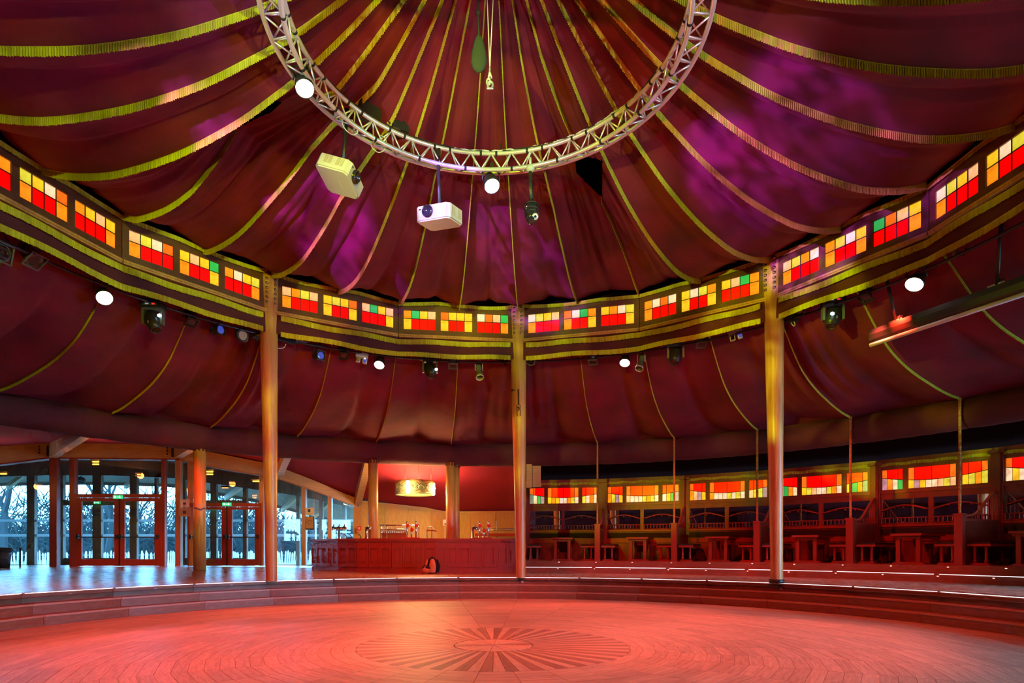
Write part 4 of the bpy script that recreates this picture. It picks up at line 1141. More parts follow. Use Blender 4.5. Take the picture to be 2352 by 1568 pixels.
for x0, x1 in zip(edges[0::2], edges[1::2]):
    fbox(MB(), x0, x1, 1298, ob, .012, BK + .06, 1, .5).build('glass_pane', M['glass'], wo)
    for y in (1195, 1229):
        fbox(MB(), x0, x1, y + 2.9, y - 2.9, .004, BK + .075).build('safety_band', M['strip'], wo)
fbox(MB(), -80, 820, 1299, 1296, .1, BK, 1, .5).build('sill', M['outer_wood'], wo)
EV = [(-80, 1118), (0, 1116), (200, 1113), (400, 1118), (473, 1132), (609, 1158), (640, 1167), (748, 1194), (812, 1216), (840, 1226)]
rf = thing('ceiling_vestibule', kind='structure')
def roof(u, v):
    x = lerp(-80, 835, u)
    a_ = px(x, bt(x), fd(x) + .1); b_ = px(x, ob(x) - 30, fd(x) + BK + .1); c_ = px(x, table(EV, x) - 7, fd(x) + 4.7)
    return a_.lerp(b_, v * 2) if v <= .5 else b_.lerp(c_, v * 2 - 1)
MB().grid(24, 2, roof, False).build('eave_lining', M['canopy_out'], rf)
vs = MB(); vs.grid(24, 1, lambda u, v: px(lerp(-80, 835, u), table(EV, lerp(-80, 835, u)) - 16 * v, fd(lerp(-80, 835, u)) + 4.7), False); vs.build('fascia', M['canopy_out'], rf)
for x in (60, 330, 560, 690, 760):
    a_ = px(x, ob(x) - 6, fd(x) + BK + .2); e_ = px(x - 42, table(EV, x - 42) + 2, fd(x - 42) + 4.5)
    MB().beam(a_, e_, .12, .16).build('eave_rafter', M['beam_wood'], rf)
MB().add([px(-80, 1320, 17.6), px(-80, 1320, 23), px(-80, 1000, 23), px(-80, 1000, 17.6)], [(0, 1, 2, 3)]).build('wall_vestibule', M['outer_wood'], kind='structure')
# heater reflections built as glowing bars; floodlight and ceiling lamp in the vestibule
def heater(label, x, y, d, n=2):
    t = thing('heater_reflection', label, 'heater', px(x, y - 3, d), 0, 'glowing heater reflections of the entrance')
    MB().box(px(x, y - 3, d + .03), (.26, .08, .05)).build('case', M['black'], t, True)
    for q in range(n): MB().tube([px(x - 7, y + q * 6, d), px(x + 7, y + q * 6, d)], .02, 8).build('element', M['heater'], t, True)
    if d < 18.6:
        l = bpy.data.lights.new('foyer_fill', 'POINT'); l.energy = 15; l.color = (1, .36, .06); l.shadow_soft_size = .1  # added orange point light, warms the entrance beams
        o = bpy.data.objects.new('foyer_fill', l); COL.objects.link(o); o.parent = t; o.location = (0, -.25, -.08)
heater('orange glowing twin heater reflection above the left double door', 220, 1060, 17.4)
heater('orange glowing heater reflection at the left picture edge', 8, 1088, 16.8, 1)
heater('orange glowing heater reflection right of the round post', 482, 1083, 17.9)
heater('orange glowing heater reflection above the right double door', 588, 1105, 18.4, 1)
heater('small orange heater reflection low over the right double door', 517, 1120, 21.8, 1)
t = thing('floodlight', 'dark floodlight seen through the glass above the left double door', 'light', px(186, 1106, 21.6))
MB().lathe([(.05, -.14), (.12, -.1), (.15, .02), (.13, .03), (.12, .0)], 14, Matrix.Translation(px(186, 1104, 21.6)) @ aim((-.1, -.3, -1))).build('shade', M['black'], t, True)
MB().tube([px(186, 1100, 21.6), px(186, 1090, 21.6)], .02, 6).build('bracket', M['black'], t, True)
t = thing('pendant_lamp', 'black dome lamp in the vestibule left of the round post', 'lamp', px(369, 1093, 20.6))
MB().lathe([(.02, .13), (.1, .1), (.19, .02), (.2, -.02), (.18, -.02)], 16, Matrix.Translation(px(369, 1096, 20.6))).build('shade', M['black'], t, True)
MB().tube([px(369, 1094, 20.6), px(369, 1084, 20.6)], .02, 6).build('stem', M['black'], t, True)
# exit signs
def exit_sign(label, x, y, d, s=1.):
    c = px(x, y, d); t = thing('exit_sign', label, 'exit sign', c + Vector((0, .04, .06)), 0, 'green exit signs over the doors')
    MB().box(c, (.27 * s, .06, .10 * s)).build('case', M['exit'], t, True)
    for sx, in ((-.07,), (.07,)):
        b = MB(); f = c + Vector((sx * s, -.032, 0))
        b.ball(f + Vector((-.005, 0, .026)) * s, .011 * s, 8, 5, (1, .3, 1)); b.beam(f + Vector((0, 0, .016)) * s, f + Vector((-.006, 0, -.008)) * s, .014 * s, .004, (0, 1, 0))
        b.beam(f + Vector((-.004, 0, -.006)) * s, f + Vector((.02, 0, -.032)) * s, .009 * s, .004, (0, 1, 0)); b.beam(f + Vector((-.006, 0, -.006)) * s, f + Vector((-.026, 0, -.028)) * s, .009 * s, .004, (0, 1, 0))
        b.beam(f + Vector((.002, 0, .012)) * s, f + Vector((.026, 0, .002)) * s, .008 * s, .004, (0, 1, 0)); b.beam(f + Vector((0, 0, .012)) * s, f + Vector((-.026, 0, .006)) * s, .008 * s, .004, (0, 1, 0))
        b.build('running_figure', M['exit_mark'], t, True)
    MB().beam(c + Vector((-.02, -.032, 0)) * 1, c + Vector((.02, -.032, 0)), .012, .004, (0, 1, 0)).build('arrow', M['exit_mark'], t, True)
exit_sign('green exit sign over the left double door', 271, 1141, fd(271) - .08)
exit_sign('green exit sign over the right double door', 521, 1157.5, fd(521) - .08)
exit_sign('smaller green exit sign seen through the left door', 223, 1154, fd(223) + BK - .1, .8)
exit_sign('smaller green exit sign seen through the right door', 489, 1168, fd(489) + BK - .1, .8)
# notices
def sheet(label, x, y, d, w_, h_, m_, marks):
    t = thing('notice', label, 'notice', px(x, y, d)); c = px(x, y, d)
    MB().box(c, (w_, .006, h_)).build('sheet', M[m_], t, True)
    for (dx, dz, a_, e_, k_) in marks: MB().box(c + Vector((dx * w_, -.005, dz * h_)), (a_ * w_, .003, e_ * h_)).build('print', M[k_], t, True)
    return t
sheet('white printed notice above a brown one beside the round post', 424, 1156, 18.75, .30, .24, 'paper', ((0, 0, .3, .3, 'ink'), (0, .38, .6, .06, 'kraft'), (0, -.34, .4, .05, 'ink')))
sheet('brown taped notice under the white one beside the round post', 424, 1176, 18.76, .38, .26, 'kraft', ((0, 0, .26, .36, 'ink'), (0, -.38, .4, .04, 'paper')))
sheet('white notice with a dark square on the post left of the bar', 711, 1174, 20.1, .28, .24, 'paper', ((-.05, .1, .3, .4, 'ink'), (0, -.3, .5, .05, 'kraft')))
t = sheet('brown framed drawing below the white notice left of the bar', 711, 1200, 20.1, .25, .38, 'kraft', ((0, 0, .01, .01, 'ink'),))
b = MB(); c = px(711, 1199, 20.085); b.tube([c + Vector((.06 * math.cos(q) * (1 + .3 * math.sin(3 * q)), 0, .07 * math.sin(q))) for q in [i * PI / 10 for i in range(18)]], .005, 4); b.build('drawing', M['ink'], t, True)
b = MB(); b.box(px(712, 1201, 20.13), (.29, .02, .44)); b.build('frame', M['black'], t, True)
sheet('red fire alarm sign on the pine corner post behind the bar', 824.5, 1213, 20.75, .14, .15, 'fire_red', ((-.2, 0, .2, .5, 'paper'), (.15, 0, .2, .5, 'paper'), (0, -.62, 1.0, .16, 'paper')))
# round posts under the ring beam
def round_post(label, x, d, zf, r=.147):
    c = px(x, 1200, d); c.z = zf; t = thing('round_post', label, 'post', c, 0, 'round pine posts under the ring beam')
    H = 3.72 - zf
    MB().lathe([(r, 0), (r, H * .5), (r, H)], 24).build('shaft', M['post_wood'], t)
    b = MB()
    for q in range(10):
        a_ = q * .63; b.tube([(r * math.cos(a_), r * math.sin(a_), H - .1), (r * 1.1 * math.cos(a_ + .1), r * 1.1 * math.sin(a_ + .1), H - .02), (r * .9 * math.cos(a_), r * .9 * math.sin(a_), H + .05)], .02, 5)
    b.build('cloth_wrap', M['cloth_dark'], t)
    return t
t = round_post('round pine post in front of the entrance doors with a taped paper strip', 459, 15.55, ZF)
c = px(459, 1164, 15.55); a_ = Vector((CAM.x - c.x, CAM.y - c.y, 0)).normalized()
q0 = math.atan2(a_.y, a_.x)
cz = Vector((px(459, 1200, 15.55).x, px(459, 1200, 15.55).y, 0))
b = MB(); b.grid(10, 1, lambda u, v: cz + Vector((.152 * math.cos(q0 - 1.1 + 2.2 * u), .152 * math.sin(q0 - 1.1 + 2.2 * u), zy(1172, 15.4) + v * .17))); b.build('paper_strip', M['kraft'], t, True)
b = MB(); b.grid(10, 1, lambda u, v: cz + Vector((.154 * math.cos(q0 - 1.0 + 2.0 * u), .154 * math.sin(q0 - 1.0 + 2.0 * u), zy(1170, 15.4) + v * .04 + .02 * math.sin(9 * u)))); b.build('print', M['ink'], t, True)
round_post('round pine post lit yellow at the left behind the bar', 857, 17.72, ZP, .14)
t = round_post('round pine post right of the lamp behind the bar', 1035, 18.25, ZP, .14)
t = round_post('square-edged pine post half behind the round one', 1046, 18.6, ZP, .13)
# bin and table at the left edge
bc = px(6, 1298, 17.0); bc.z = ZF
t = thing('waste_bin', 'black waste bin with a bag at the left picture edge', 'bin', bc)
MB().lathe([(.16, 0), (.21, .52), (.2, .52), (.15, .05)], 18).build('bucket', M['bin'], t)
MB().lathe([(.215, .46), (.235, .5), (.22, .56), (.19, .5)], 14).build('bag_rim', M['black_soft'], t)
tcx = px(-10, 1298, 17.5); tcx.z = ZF
t = thing('high_table', 'thin black table over the waste bin at the left edge', 'table', tcx)
MB().box((-.05, 0, .56), (1.15, .6, .03)).build('table_top', M['black'], t)
for sx in (-.55, .49):
    for sy in (-.27, .27): MB().box((sx, sy, .275), (.035, .035, .55)).build('leg', M['black'], t)

# ================================================================== BAR
BV = [(718, 18.7), (779, 17.45), (821, 17.05), (900, 16.95), (1000, 17.0), (1052, 17.1), (1196, 17.35)]
PN = [5, 2, 3, 4, 2, 5]
def bz(x): return zfloor(11, -2.9) - .02 if x < 760 else ZP
ZBAR = 1.43
bar = thing('bar_counter', 'long dark red panelled bar counter in front of the pine wall', 'bar', px(950, 1313, 16.95))
bar.location.z = ZP; MW[bar.name] = Matrix.Translation(bar.location)
BP = [px(x, 1263, d) for x, d in BV]
for v_ in BP: v_.z = 0
def outn(a_, b_):
    n = Vector((b_.y - a_.y, -(b_.x - a_.x), 0)).normalized()
    return n if n.y < 0 else -n
body = MB(); plinth = MB(); topb = MB()
nrm = [outn(a_, b_) for a_, b_ in zip(BP, BP[1:])]
vn = [nrm[0]] + [(a_ + b_).normalized() for a_, b_ in zip(nrm, nrm[1:])] + [nrm[-1]]
def sweep(b, o0, o1, z0, z1):
    vs = []
    for p_, n in zip(BP, vn): vs += [p_ + n * o0 + Vector((0, 0, z0)), p_ + n * o1 + Vector((0, 0, z0)), p_ + n * o1 + Vector((0, 0, z1)), p_ + n * o0 + Vector((0, 0, z1))]
    m = len(BP); fs = [(0, 1, 2, 3), tuple(4 * (m - 1) + q for q in (3, 2, 1, 0))]
    for i in range(m - 1):
        for j in range(4): fs.append((4 * i + j, 4 * i + 4 + j, 4 * i + 4 + (j + 1) % 4, 4 * i + (j + 1) % 4))
    b.add(vs, fs)
sweep(body, -.46, 0, ZP - .02, ZBAR - .07); body.build('body', M['dark_wood'], bar, True)
sweep(plinth, -.02, .035, ZP - .02, ZP + .11); sweep(plinth, -.02, .02, ZP + .11, ZP + .135); plinth.build('plinth', M['dark_wood'], bar, True)
sweep(topb, -.50, .075, ZBAR - .06, ZBAR); sweep(topb, -.48, .045, ZBAR - .11, ZBAR - .06); topb.build('counter_top', M['dark_wood'], bar, True)
for (a_, b_), n, k in zip(zip(BP, BP[1:]), nrm, PN):
    dirv = (b_ - a_); Ls = dirv.length; dirv.normalize(); Rm = Matrix((dirv, -n, Vector((0, 0, 1)))).transposed()
    w_ = Ls / k
    for q in range(k):
        c = a_ + dirv * w_ * (q + .5); f = MB()
        zb, zt = ZP + .15, ZBAR - .13
        for dx in (-w_ / 2 + .028, w_ / 2 - .028): f.box(c + dirv * dx + n * .014 + Vector((0, 0, (zb + zt) / 2)), (.05, .045, zt - zb), Rm)
        for z_, h_ in ((zb + .05, .1), (zt - .075, .15)): f.box(c + n * .014 + Vector((0, 0, z_)), (w_ - .1, .045, h_), Rm)
        f.build('panel_frame', M['dark_wood'], bar, True)
        MB().box(c + n * .004 + Vector((0, 0, (zb + zt) / 2 - .02)), (w_ - .17, .03, zt - zb - .36), Rm).build('panel', M['dark_wood'], bar, True)
def beer_tap(label, x, yb, d, h, style=0):
    c = px(x, 1235, d); c.z = ZBAR + .0; t = thing('beer_tap', label, 'beer tap', c, 0, 'chrome beer taps on the bar')
    if style == 0:
        MB().lathe([(.05, 0), (.05, .02), (.026, .04), (.026, h * .72), (.032, h * .74), (.001, h * .75)], 12).build('column', M['chrome'], t)
        MB().lathe([(.001, 0), (.05, 0), (.05, .025), (.001, .025)], 16, Matrix.Translation((.02, -.03, h * .74)) @ aim((.2, -1, 0))).build('badge', M['fire_red'], t)
        MB().tube([(0, -.02, h * .62), (0, -.09, h * .6), (0, -.1, h * .5)], .012, 8).build('spout', M['chrome'], t)
        MB().lathe([(.012, h * .75), (.02, h * .82), (.026, h * .93), (.012, h)], 10).build('handle', M['chrome'], t)
    else:
        MB().lathe([(.055, 0), (.055, .015), (.03, .03), (.03, h * .8), (.001, h * .8)], 12).build('column', M['chrome'], t)
        MB().tube([(-.22 if style == 2 else -.03, 0, h * .8), (.22 if style == 2 else .14, 0, h * .8)], .04, 10).build('crossbar', M['chrome'], t)
        for xx in ((-.16, 0, .16) if style == 2 else (.06,)):
            MB().tube([(xx, -.03, h * .8), (xx, -.1, h * .78), (xx, -.11, h * .62)], .012, 8).build('spout', M['chrome'], t)
            MB().lathe([(.012, h * .82), (.018, h * .9), (.026, h * 1.05), (.01, h * 1.1)], 10, Matrix.Translation((xx, 0, 0))).build('handle', M['chrome'], t)
            MB().lathe([(.001, 0), (.045, 0), (.045, .02), (.001, .02)], 14, Matrix.Translation((xx, -.05, h * .84)) @ aim((0, -1, 0))).build('badge', M['black'], t)
    return t
beer_tap('wide chrome tap tower at the left end of the bar', 779, 0, 18.0, .40, 2)
beer_tap('single chrome tap left of the yellow post', 841, 0, 17.35, .36, 1)
beer_tap('chrome tap with a red badge, left of the pair by the glass rack', 935, 0, 17.3, .50)
beer_tap('short chrome tap between the two tall ones by the glass rack', 945, 0, 17.32, .34)
beer_tap('chrome tap with a red badge, right of the pair by the glass rack', 955, 0, 17.3, .50)
beer_tap('short chrome tap at the left of the right-hand group', 1086, 0, 17.35, .36, 1)
beer_tap('tall chrome tap left in the group by the middle post', 1101, 0, 17.4, .50)
beer_tap('short chrome tap in the group by the middle post', 1111, 0, 17.42, .31)
beer_tap('tall chrome tap right in the group by the middle post', 1121, 0, 17.4, .50)
for x, w_, lab in ((944, 40, 'red drip tray under the taps beside the glass rack'), (1110, 40, 'dark drip tray under the taps by the middle post')):
    o = MB().box(px(x, 1235, 17.25) * 1 + Vector((0, 0, ZBAR + .015 - px(x, 1235, 17.25).z)), (w_ * 17.3 / F, .22, .03)).build('drip_tray', M['fire_red'] if x < 1000 else M['dark_wood'])
    tag(o, lab, 'tray')
for lab, x in (('black curved bottle stand at the left on the bar', 795), ('black curved bottle stand beside the window', 806), ('black curved bottle stand left of the yellow post', 828)):
    c = px(x, 1235, 17.7); c.z = ZBAR
    o = MB().tube([c, c + Vector((.02, 0, .06)), c + Vector((-.02, 0, .11)), c + Vector((-.07, 0, .13))], .013, 6).build('bottle_stand', M['black']); tag(o, lab, 'stand')
# glass rack behind the bar
gr = thing('glass_rack', 'chrome rack of hanging glasses behind the bar', 'rack', px(908, 1235, 18.8)); zr = zy(1208, 18.8)
b = MB()
for x in (876, 888, 936, 962): b.tube([px(x, 1238, 18.8), px(x, 1206, 18.8)], .018, 8)
b.tube([px(872, 1206, 18.8), px(964, 1206, 18.8)], .022, 8); b.tube([px(874, 1215, 18.8), px(938, 1215, 18.8)], .016, 8); b.tube([px(874, 1206, 19.1), px(964, 1206, 19.1)], .016, 8)
b.build('frame', M['chrome'], gr, True)
gm = MB().lathe([(.001, .0), (.03, 0), (.004, -.01), (.004, -.08), (.03, -.11), (.035, -.19), (.03, -.2)], 8, cap=False).mesh('hanging_glass', M['chrome'])
for q in range(13): o = place(gm, 'hanging_glass', gr, px(878 + q * 4.7, 1209.5, 18.9) - gr.location)
MB().box(px(905, 1226, 19.2), (.85, .1, .3)).build('back_shelf', M['dark_wood'], gr, True)
bs = thing('bottle_rack', 'small black bracket with a tilted tray behind the bar', 'rack', px(991, 1235, 18.4))
b = MB()
for x in (981, 992): b.tube([px(x, 1238, 18.4), px(x, 1212, 18.4)], .014, 6)
b.tube([px(980, 1212, 18.4), px(992, 1208, 18.4)], .014, 6); b.tube([px(992, 1211, 18.4), px(1003, 1221, 18.4)], .014, 6); b.build('frame', M['steel'], bs, True)
MB().beam(px(980, 1217, 18.4), px(1003, 1219, 18.4), .12, .03).build('tray', M['dark_wood'], bs, True)
sh = thing('wall_shelf', 'thin shelf rails on the pine wall behind the right taps', 'shelf', px(1150, 1214, 21.6))
b = MB()
for y in (1213, 1217): b.tube([px(1104, y, 21.6), px(1184, y, 21.6)], .012, 6)
b.build('rail', M['steel'], sh, True)
for x in (1140, 1183): MB().tube([px(x, 1234, 21.6), px(x, 1196, 21.6)], .016, 6).build('upright', M['alu'], sh, True)
MB().box(px(1140, 1228, 21.55), (1.5, .25, .1)).build('cupboard_top', M['dark_wood'], sh, True)
sw = thing('switch_box', 'small white box on the wall left of the round post', 'box', px(1022, 1200, 21.6)); MB().box(px(1023, 1200, 21.6), (.16, .08, .2)).build('case', M['paper'], sw, True)
MB().box(px(1024, 1203, 21.55), (.1, .01, .05)).build('slot', M['ink'], sw, True)
MB().box(px(1025, 1216, 21.65), (.16, .05, .75)).build('conduit', M['beam_wood'], sw, True)
# pine back wall
wb = thing('wall_bar', kind='structure')
WB = [(824, 21.2), (1020, 22.0), (1210, 22.1)]
TB = [(824, 1149), (850, 1152), (980, 1166), (1012, 1173.5), (1030, 1175), (1210, 1174)]
wd_ = lambda x: table(WB, x)
xs = [824, 884, 938, 990, 1022, 1080, 1134, 1210]
for x0, x1 in zip(xs, xs[1:]):
    v0 = []
    for x, y in ((x0 + .3, 1320), (x1 - .3, 1320), (x1 - .3, table(TB, x1) + 5), (x0 + .3, table(TB, x0) + 5)): v0.append(px(x, y, wd_(x)))
    MB().add(v0 + [v_ + Vector((0, .04, 0)) for v_ in v0], [(0, 1, 2, 3), (7, 6, 5, 4), (3, 2, 6, 7), (0, 4, 5, 1), (1, 5, 6, 2), (0, 3, 7, 4)]).build('plywood_sheet', M['ply'], wb)
MB().add([px(822, 1330, 21.4), px(1025, 1330, 22.2), px(1214, 1330, 22.25), px(1214, 1110, 22.25), px(1025, 1110, 22.2), px(822, 1100, 21.4)], [(0, 1, 4, 5), (1, 2, 3, 4)]).build('wall_backing', M['unlit_black'], wb)
for x in (938, 1134): MB().box((px(x, 1180, wd_(x)) + px(x, 1240, wd_(x))) / 2 - Vector((0, .02, 0)), (.13, .03, 1.0)).build('batten', M['beam_wood'], wb)
def rail_(u, v):
    x = lerp(824, 1210, u); return px(x, table(TB, x) + 6 - 7 * v, wd_(x) - .05)
MB().grid(20, 1, rail_, False).build('top_rail', M['beam_wood'], wb)
MB().add([px(1209, 1320, 22.1), px(1209, 1320, 18.5), px(1209, 1050, 18.5), px(1209, 1050, 22.1)], [(0, 1, 2, 3)]).build('wall_return', M['wall'], kind='structure')
wn_ = thing('wall_end', kind='structure')
for x0, x1, y0, y1, m_ in ((1209, 1222, 1120, 1066, 'beam_wood'), (1223, 1242, 1118, 1070, 'beam_wood')):
    c = (px(x0, y0, 18.3) + px(x1, y1, 18.3)) / 2; MB().box(c, ((x1 - x0) * 18.3 / F, .08, (y0 - y1) * 18.3 / F)).build('pine_board', M[m_], wn_)
# drum lamp
lc = px(953, 1120, 19.4)
lamp = thing('drum_lamp', 'wide drum lamp with dark scroll reliefs and two bright tubes over the bar', 'lamp', lc)
MB().lathe([(.60, -.21), (.625, -.2), (.625, .21), (.60, .21)], 40, cap=False).build('drum', M['drum'], lamp)
MB().lathe([(.60, -.23), (.64, -.23), (.64, -.19), (.6, -.19)], 40, cap=False).build('lower_rim', M['drum_ring'], lamp)
for q in (-.75, -.35, .12, .5, .95):
    a_ = -PI / 2 + q; c = Vector((.632 * math.cos(a_), .632 * math.sin(a_), -.02)); v = Vector((math.cos(a_), math.sin(a_), 0)); T = Matrix.Translation(c) @ aim(v)
    b = MB(); 
    for r_ in (.13, .085, .045): b.tube([T @ Vector((r_ * math.cos(i * PI / 8), r_ * math.sin(i * PI / 8), .004)) for i in range(16)], .012, 5, True)
    b.tube([T @ Vector((.13 + .05 * i, .06 * math.sin(i * 1.2), .004)) for i in range(4)], .012, 5)
    b.build('scroll_relief', M['drum_ring'], lamp)
for x, y, dd in ((937, 1118, -.68), (995, 1123, -.1)):
    c = px(x, y, 19.4 + dd) - lc
    MB().lathe([(.03, -.2), (.06, -.17), (.06, .17), (.03, .2)], 14, Matrix.Translation(c)).build('light_tube', M['bulb'], lamp)
    l = bpy.data.lights.new('lamp_light', 'POINT'); l.energy = 130; l.color = (1, .62, .20); l.shadow_soft_size = .15
    o = bpy.data.objects.new('lamp_light', l); COL.objects.link(o); o.parent = lamp; o.location = c + Vector((.1 if x > 950 else 0, -.2, 0))
l = bpy.data.lights.new('lamp_light', 'POINT'); l.energy = 220; l.color = (1, .60, .20); l.shadow_soft_size = .3
o = bpy.data.objects.new('lamp_light', l); COL.objects.link(o); o.parent = lamp; o.location = (0, 0, -.05)
b = MB()
for x, y in ((930, 1075), (962, 1066), (990, 1075)): b.tube([px(x, y, 18.9) - lc, Vector((px(x, 1104, 19.2) - lc).to_tuple())], .007, 5)
b.build('wire', M['black'], lamp)
# backpack and small bag by the bar
bc = px(993, 1313, 16.45); bc.z = ZP
t = thing('backpack', 'orange and black backpack leaning against the bar', 'backpack', bc, .15)
b = MB(); b.grid(16, 12, lambda u, v: Vector(((.17 - .05 * v ** 3) * math.cos(2 * PI * u) * (math.sin(PI * (.08 + .88 * v)) ** .35), (.10 - .02 * v) * math.sin(2 * PI * u) * (math.sin(PI * (.08 + .88 * v)) ** .35), .43 * v + .005))); b.build('body', M['black_soft'], t)
b = MB(); b.grid(10, 10, lambda u, v: Vector(((u - .5) * (.21 - .06 * v) * (math.sin(PI * (.12 + .84 * v)) ** .4), -.10 - .04 * math.sin(PI * u) * math.sin(PI * (.1 + .85 * v)), .03 + .37 * v))); b.build('front_pocket', M['orange_bag'], t)
for sx in (-1, 1): MB().tube([(sx * .15, -.02, .05), (sx * .18, -.05, .2), (sx * .13, -.03, .38)], [.03, .035, .02], 8).build('side_pocket', M['orange_bag'] if sx < 0 else M['black_soft'], t)
MB().tube([(-.04, 0, .42), (0, 0, .46), (.04, 0, .42)], .01, 6).build('loop', M['black_soft'], t)
bc = px(979, 1314, 16.3); bc.z = ZP
t = thing('small_bag', 'small round orange and black bag on the floor beside the backpack', 'bag', bc)
MB().ball((0, 0, .1), .1, 14, 8, (1.25, .9, .95)).build('body', M['orange_bag'], t)
MB().ball((.03, -.01, .15), .075, 10, 6, (1.2, .9, .7)).build('lid', M['black_soft'], t)
MB().tube([(-.1, -.03, .14), (-.03, -.06, .24), (.08, -.04, .2)], .014, 6).build('strap', M['black_soft'], t)

# ================================================================== BOOTHS ON THE RIGHT
RW = 12.72
ORD = ['first', 'second', 'third', 'fourth', 'fifth', 'sixth', 'seventh']
HB = RW * math.sin(HALF)                       # half length of a bay
def bay_frame(k): a = ang(k + .5); return pol(RW * math.cos(HALF), a, 0), -a
low = {0: ['ECGU', 'YOYWCOLC', 'LCDC'], 1: ['OLUY', 'PCCCLOLC', 'CYGU'], 2: ['OPUY', 'OCCCLCLC', 'PYLU'], 3: ['UGOC', 'YLPCCLOC', 'YGOE'], 4: ['UOCG', 'YUYCCPLP', 'YLOL'], 5: ['CYCL', 'YOCWCOLC', 'LCDC'], 6: ['OLUY', 'PCCCLOLC', 'CYGU']}
upc = {0: ['RRO', 'ORRO', 'ORO'], 1: ['ORO', 'ORRO', 'ORD']}
GZ0, GZ1 = 2.60, 3.10
wframe = None
for k in range(0, 7):
    loc, rz = bay_frame(k)
    t = thing('booth_wall', 'wooden booth wall with stained glass above mirrors, ' + ORD[k] + ' bay from the middle post', 'wall panel', (loc.x, loc.y, ZB2), rz, group='booth walls with stained glass and mirrors')
    z0, z1 = GZ0 - ZB2, GZ1 - ZB2
    fr = [(.055, .245), (.29, .685), (.73, .925)]
    X = lambda f: (f - .5) * 2 * HB
    mz0, mz1 = 1.74 - ZB2, 2.36 - ZB2
    b = MB()
    b.box((0, 0, (z0 + mz1) / 2), (2 * HB, .08, z0 - mz1)); b.box((0, 0, z1 + .13), (2 * HB, .08, .26)); b.box((0, 0, mz0 / 2), (2 * HB, .08, mz0))
    ed = [0] + [v for f in fr for v in f] + [1]
    for q in range(0, 8, 2): b.box(((X(ed[q]) + X(ed[q + 1])) / 2, 0, (z0 + z1) / 2), (X(ed[q + 1]) - X(ed[q]), .08, z1 - z0))
    for f0, f1 in ((0, .055), (.465, .505), (.945, 1)): b.box(((X(f0) + X(f1)) / 2, -.01, (mz0 + mz1) / 2), (X(f1) - X(f0), .08, mz1 - mz0))
    b.build('frame', M['booth_wood'], t)
    MB().box((0, .035, (mz0 + z1) / 2 + .1), (2 * HB, .02, z1 - mz0 + .2)).build('backing', M['unlit_black'], t)
    b = MB(); b.box((0, -.05, z0 - .07), (2 * HB, .03, .05)); b.box((0, -.06, mz0 - .03), (2 * HB, .06, .06)); b.box((0, -.05, .60), (2 * HB, .04, .12)); b.build('moulding', M['dark_wood'], t)
    MB().box((0, -.07, .78), (2 * HB - .3, .05, .14)).build('back_cushion', M['black_soft'], t)
    curve = lambda f: z0 + (z1 - z0) * (.36 + .30 * (abs(f - .5) / .5) ** 1.7)
    for wi, (f0, f1) in enumerate(fr):
        nl = 8 if wi == 1 else 4; lc_ = low[k][wi]
        for q in range(nl):
            a_, e_ = lerp(f0, f1, q / nl), lerp(f0, f1, (q + 1) / nl); g = .0026
            v0 = [(X(a_ + g), -.01, z0 + .004), (X(e_ - g), -.01, z0 + .004), (X(e_ - g), -.01, curve(e_) - .008), (X(a_ + g), -.01, curve(a_) - .008)]
            MB().add(v0 + [(x, .002, z) for x, y, z in v0], [(0, 1, 2, 3), (7, 6, 5, 4), (0, 4, 5, 1), (1, 5, 6, 2), (2, 6, 7, 3), (3, 7, 4, 0)]).build('pane', pane_mat(lc_[q]), t)
        cuts = ([0, .13, .5, .87, 1] if wi == 1 else [0, .24, .76, 1]); cc = 'DRRD' if wi == 1 else ('DRR', '', 'RRD')[wi]
        for q in range(len(cuts) - 1):
            a_, e_ = lerp(f0, f1, cuts[q]), lerp(f0, f1, cuts[q + 1]); g = .0026; n = 4
            bt_ = [(X(lerp(a_ + g, e_ - g, i / n)), curve(lerp(a_, e_, i / n)) + .008) for i in range(n + 1)]
            v0 = [(x, -.01, z) for x, z in bt_] + [(X(e_ - g), -.01, z1 - .004), (X(a_ + g), -.01, z1 - .004)]
            m_ = len(v0)
            MB().add(v0 + [(x, .002, z) for x, y, z in v0], [tuple(range(m_)), tuple(reversed(range(m_, 2 * m_)))] + [(i, m_ + i, m_ + (i + 1) % m_, (i + 1) % m_) for i in range(m_)]).build('pane', pane_mat(cc[q]), t)
    for f0, f1 in ((.055, .465), (.505, .945)):
        MB().box(((X(f0) + X(f1)) / 2, .0, (mz0 + mz1) / 2), (X(f1) - X(f0), .02, mz1 - mz0)).build('mirror', M['mirror'], t)
        xm, hw = (X(f0) + X(f1)) / 2, (X(f1) - X(f0)) / 2
        MB().tube([(xm + hw * s, -.075, mz0 + .34 + .12 * math.cos(s * PI / 2) ** 1.2) for s in [i / 8 - 1 for i in range(17)]], .017, 6).build('arched_rail', M['dark_wood'], t)
        b = MB()
        for s in (-.4, 0, .4): b.ball((xm + hw * s, -.08, mz0 + .41), .026, 8, 5); 
        b.build('rail_knobs', M['dark_wood'], t)
        b = MB(); b.tube([(xm - hw, -.10, mz0 + .15), (xm + hw, -.10, mz0 + .15)], .014, 6); b.tube([(xm - hw, -.10, mz0 + .015), (xm + hw, -.10, mz0 + .015)], .014, 6)
        for q in range(12): 
            xx = lerp(xm - hw + .03, xm + hw - .03, q / 11); b.lathe([(.01, mz0 + .02), (.018, mz0 + .06), (.009, mz0 + .09), (.016, mz0 + .12), (.01, mz0 + .15)], 6, Matrix.Translation((xx, -.10, 0)))
        b.build('balustrade', M['dark_wood'], t)
    pth = [(X(i / 30), -.06, z1 + .155 + .01 * math.sin(i * .9 + k)) for i in range(31)]
    fringe(pth, .07, .02, .004, .012).build('top_fringe', M['fringe'], t)
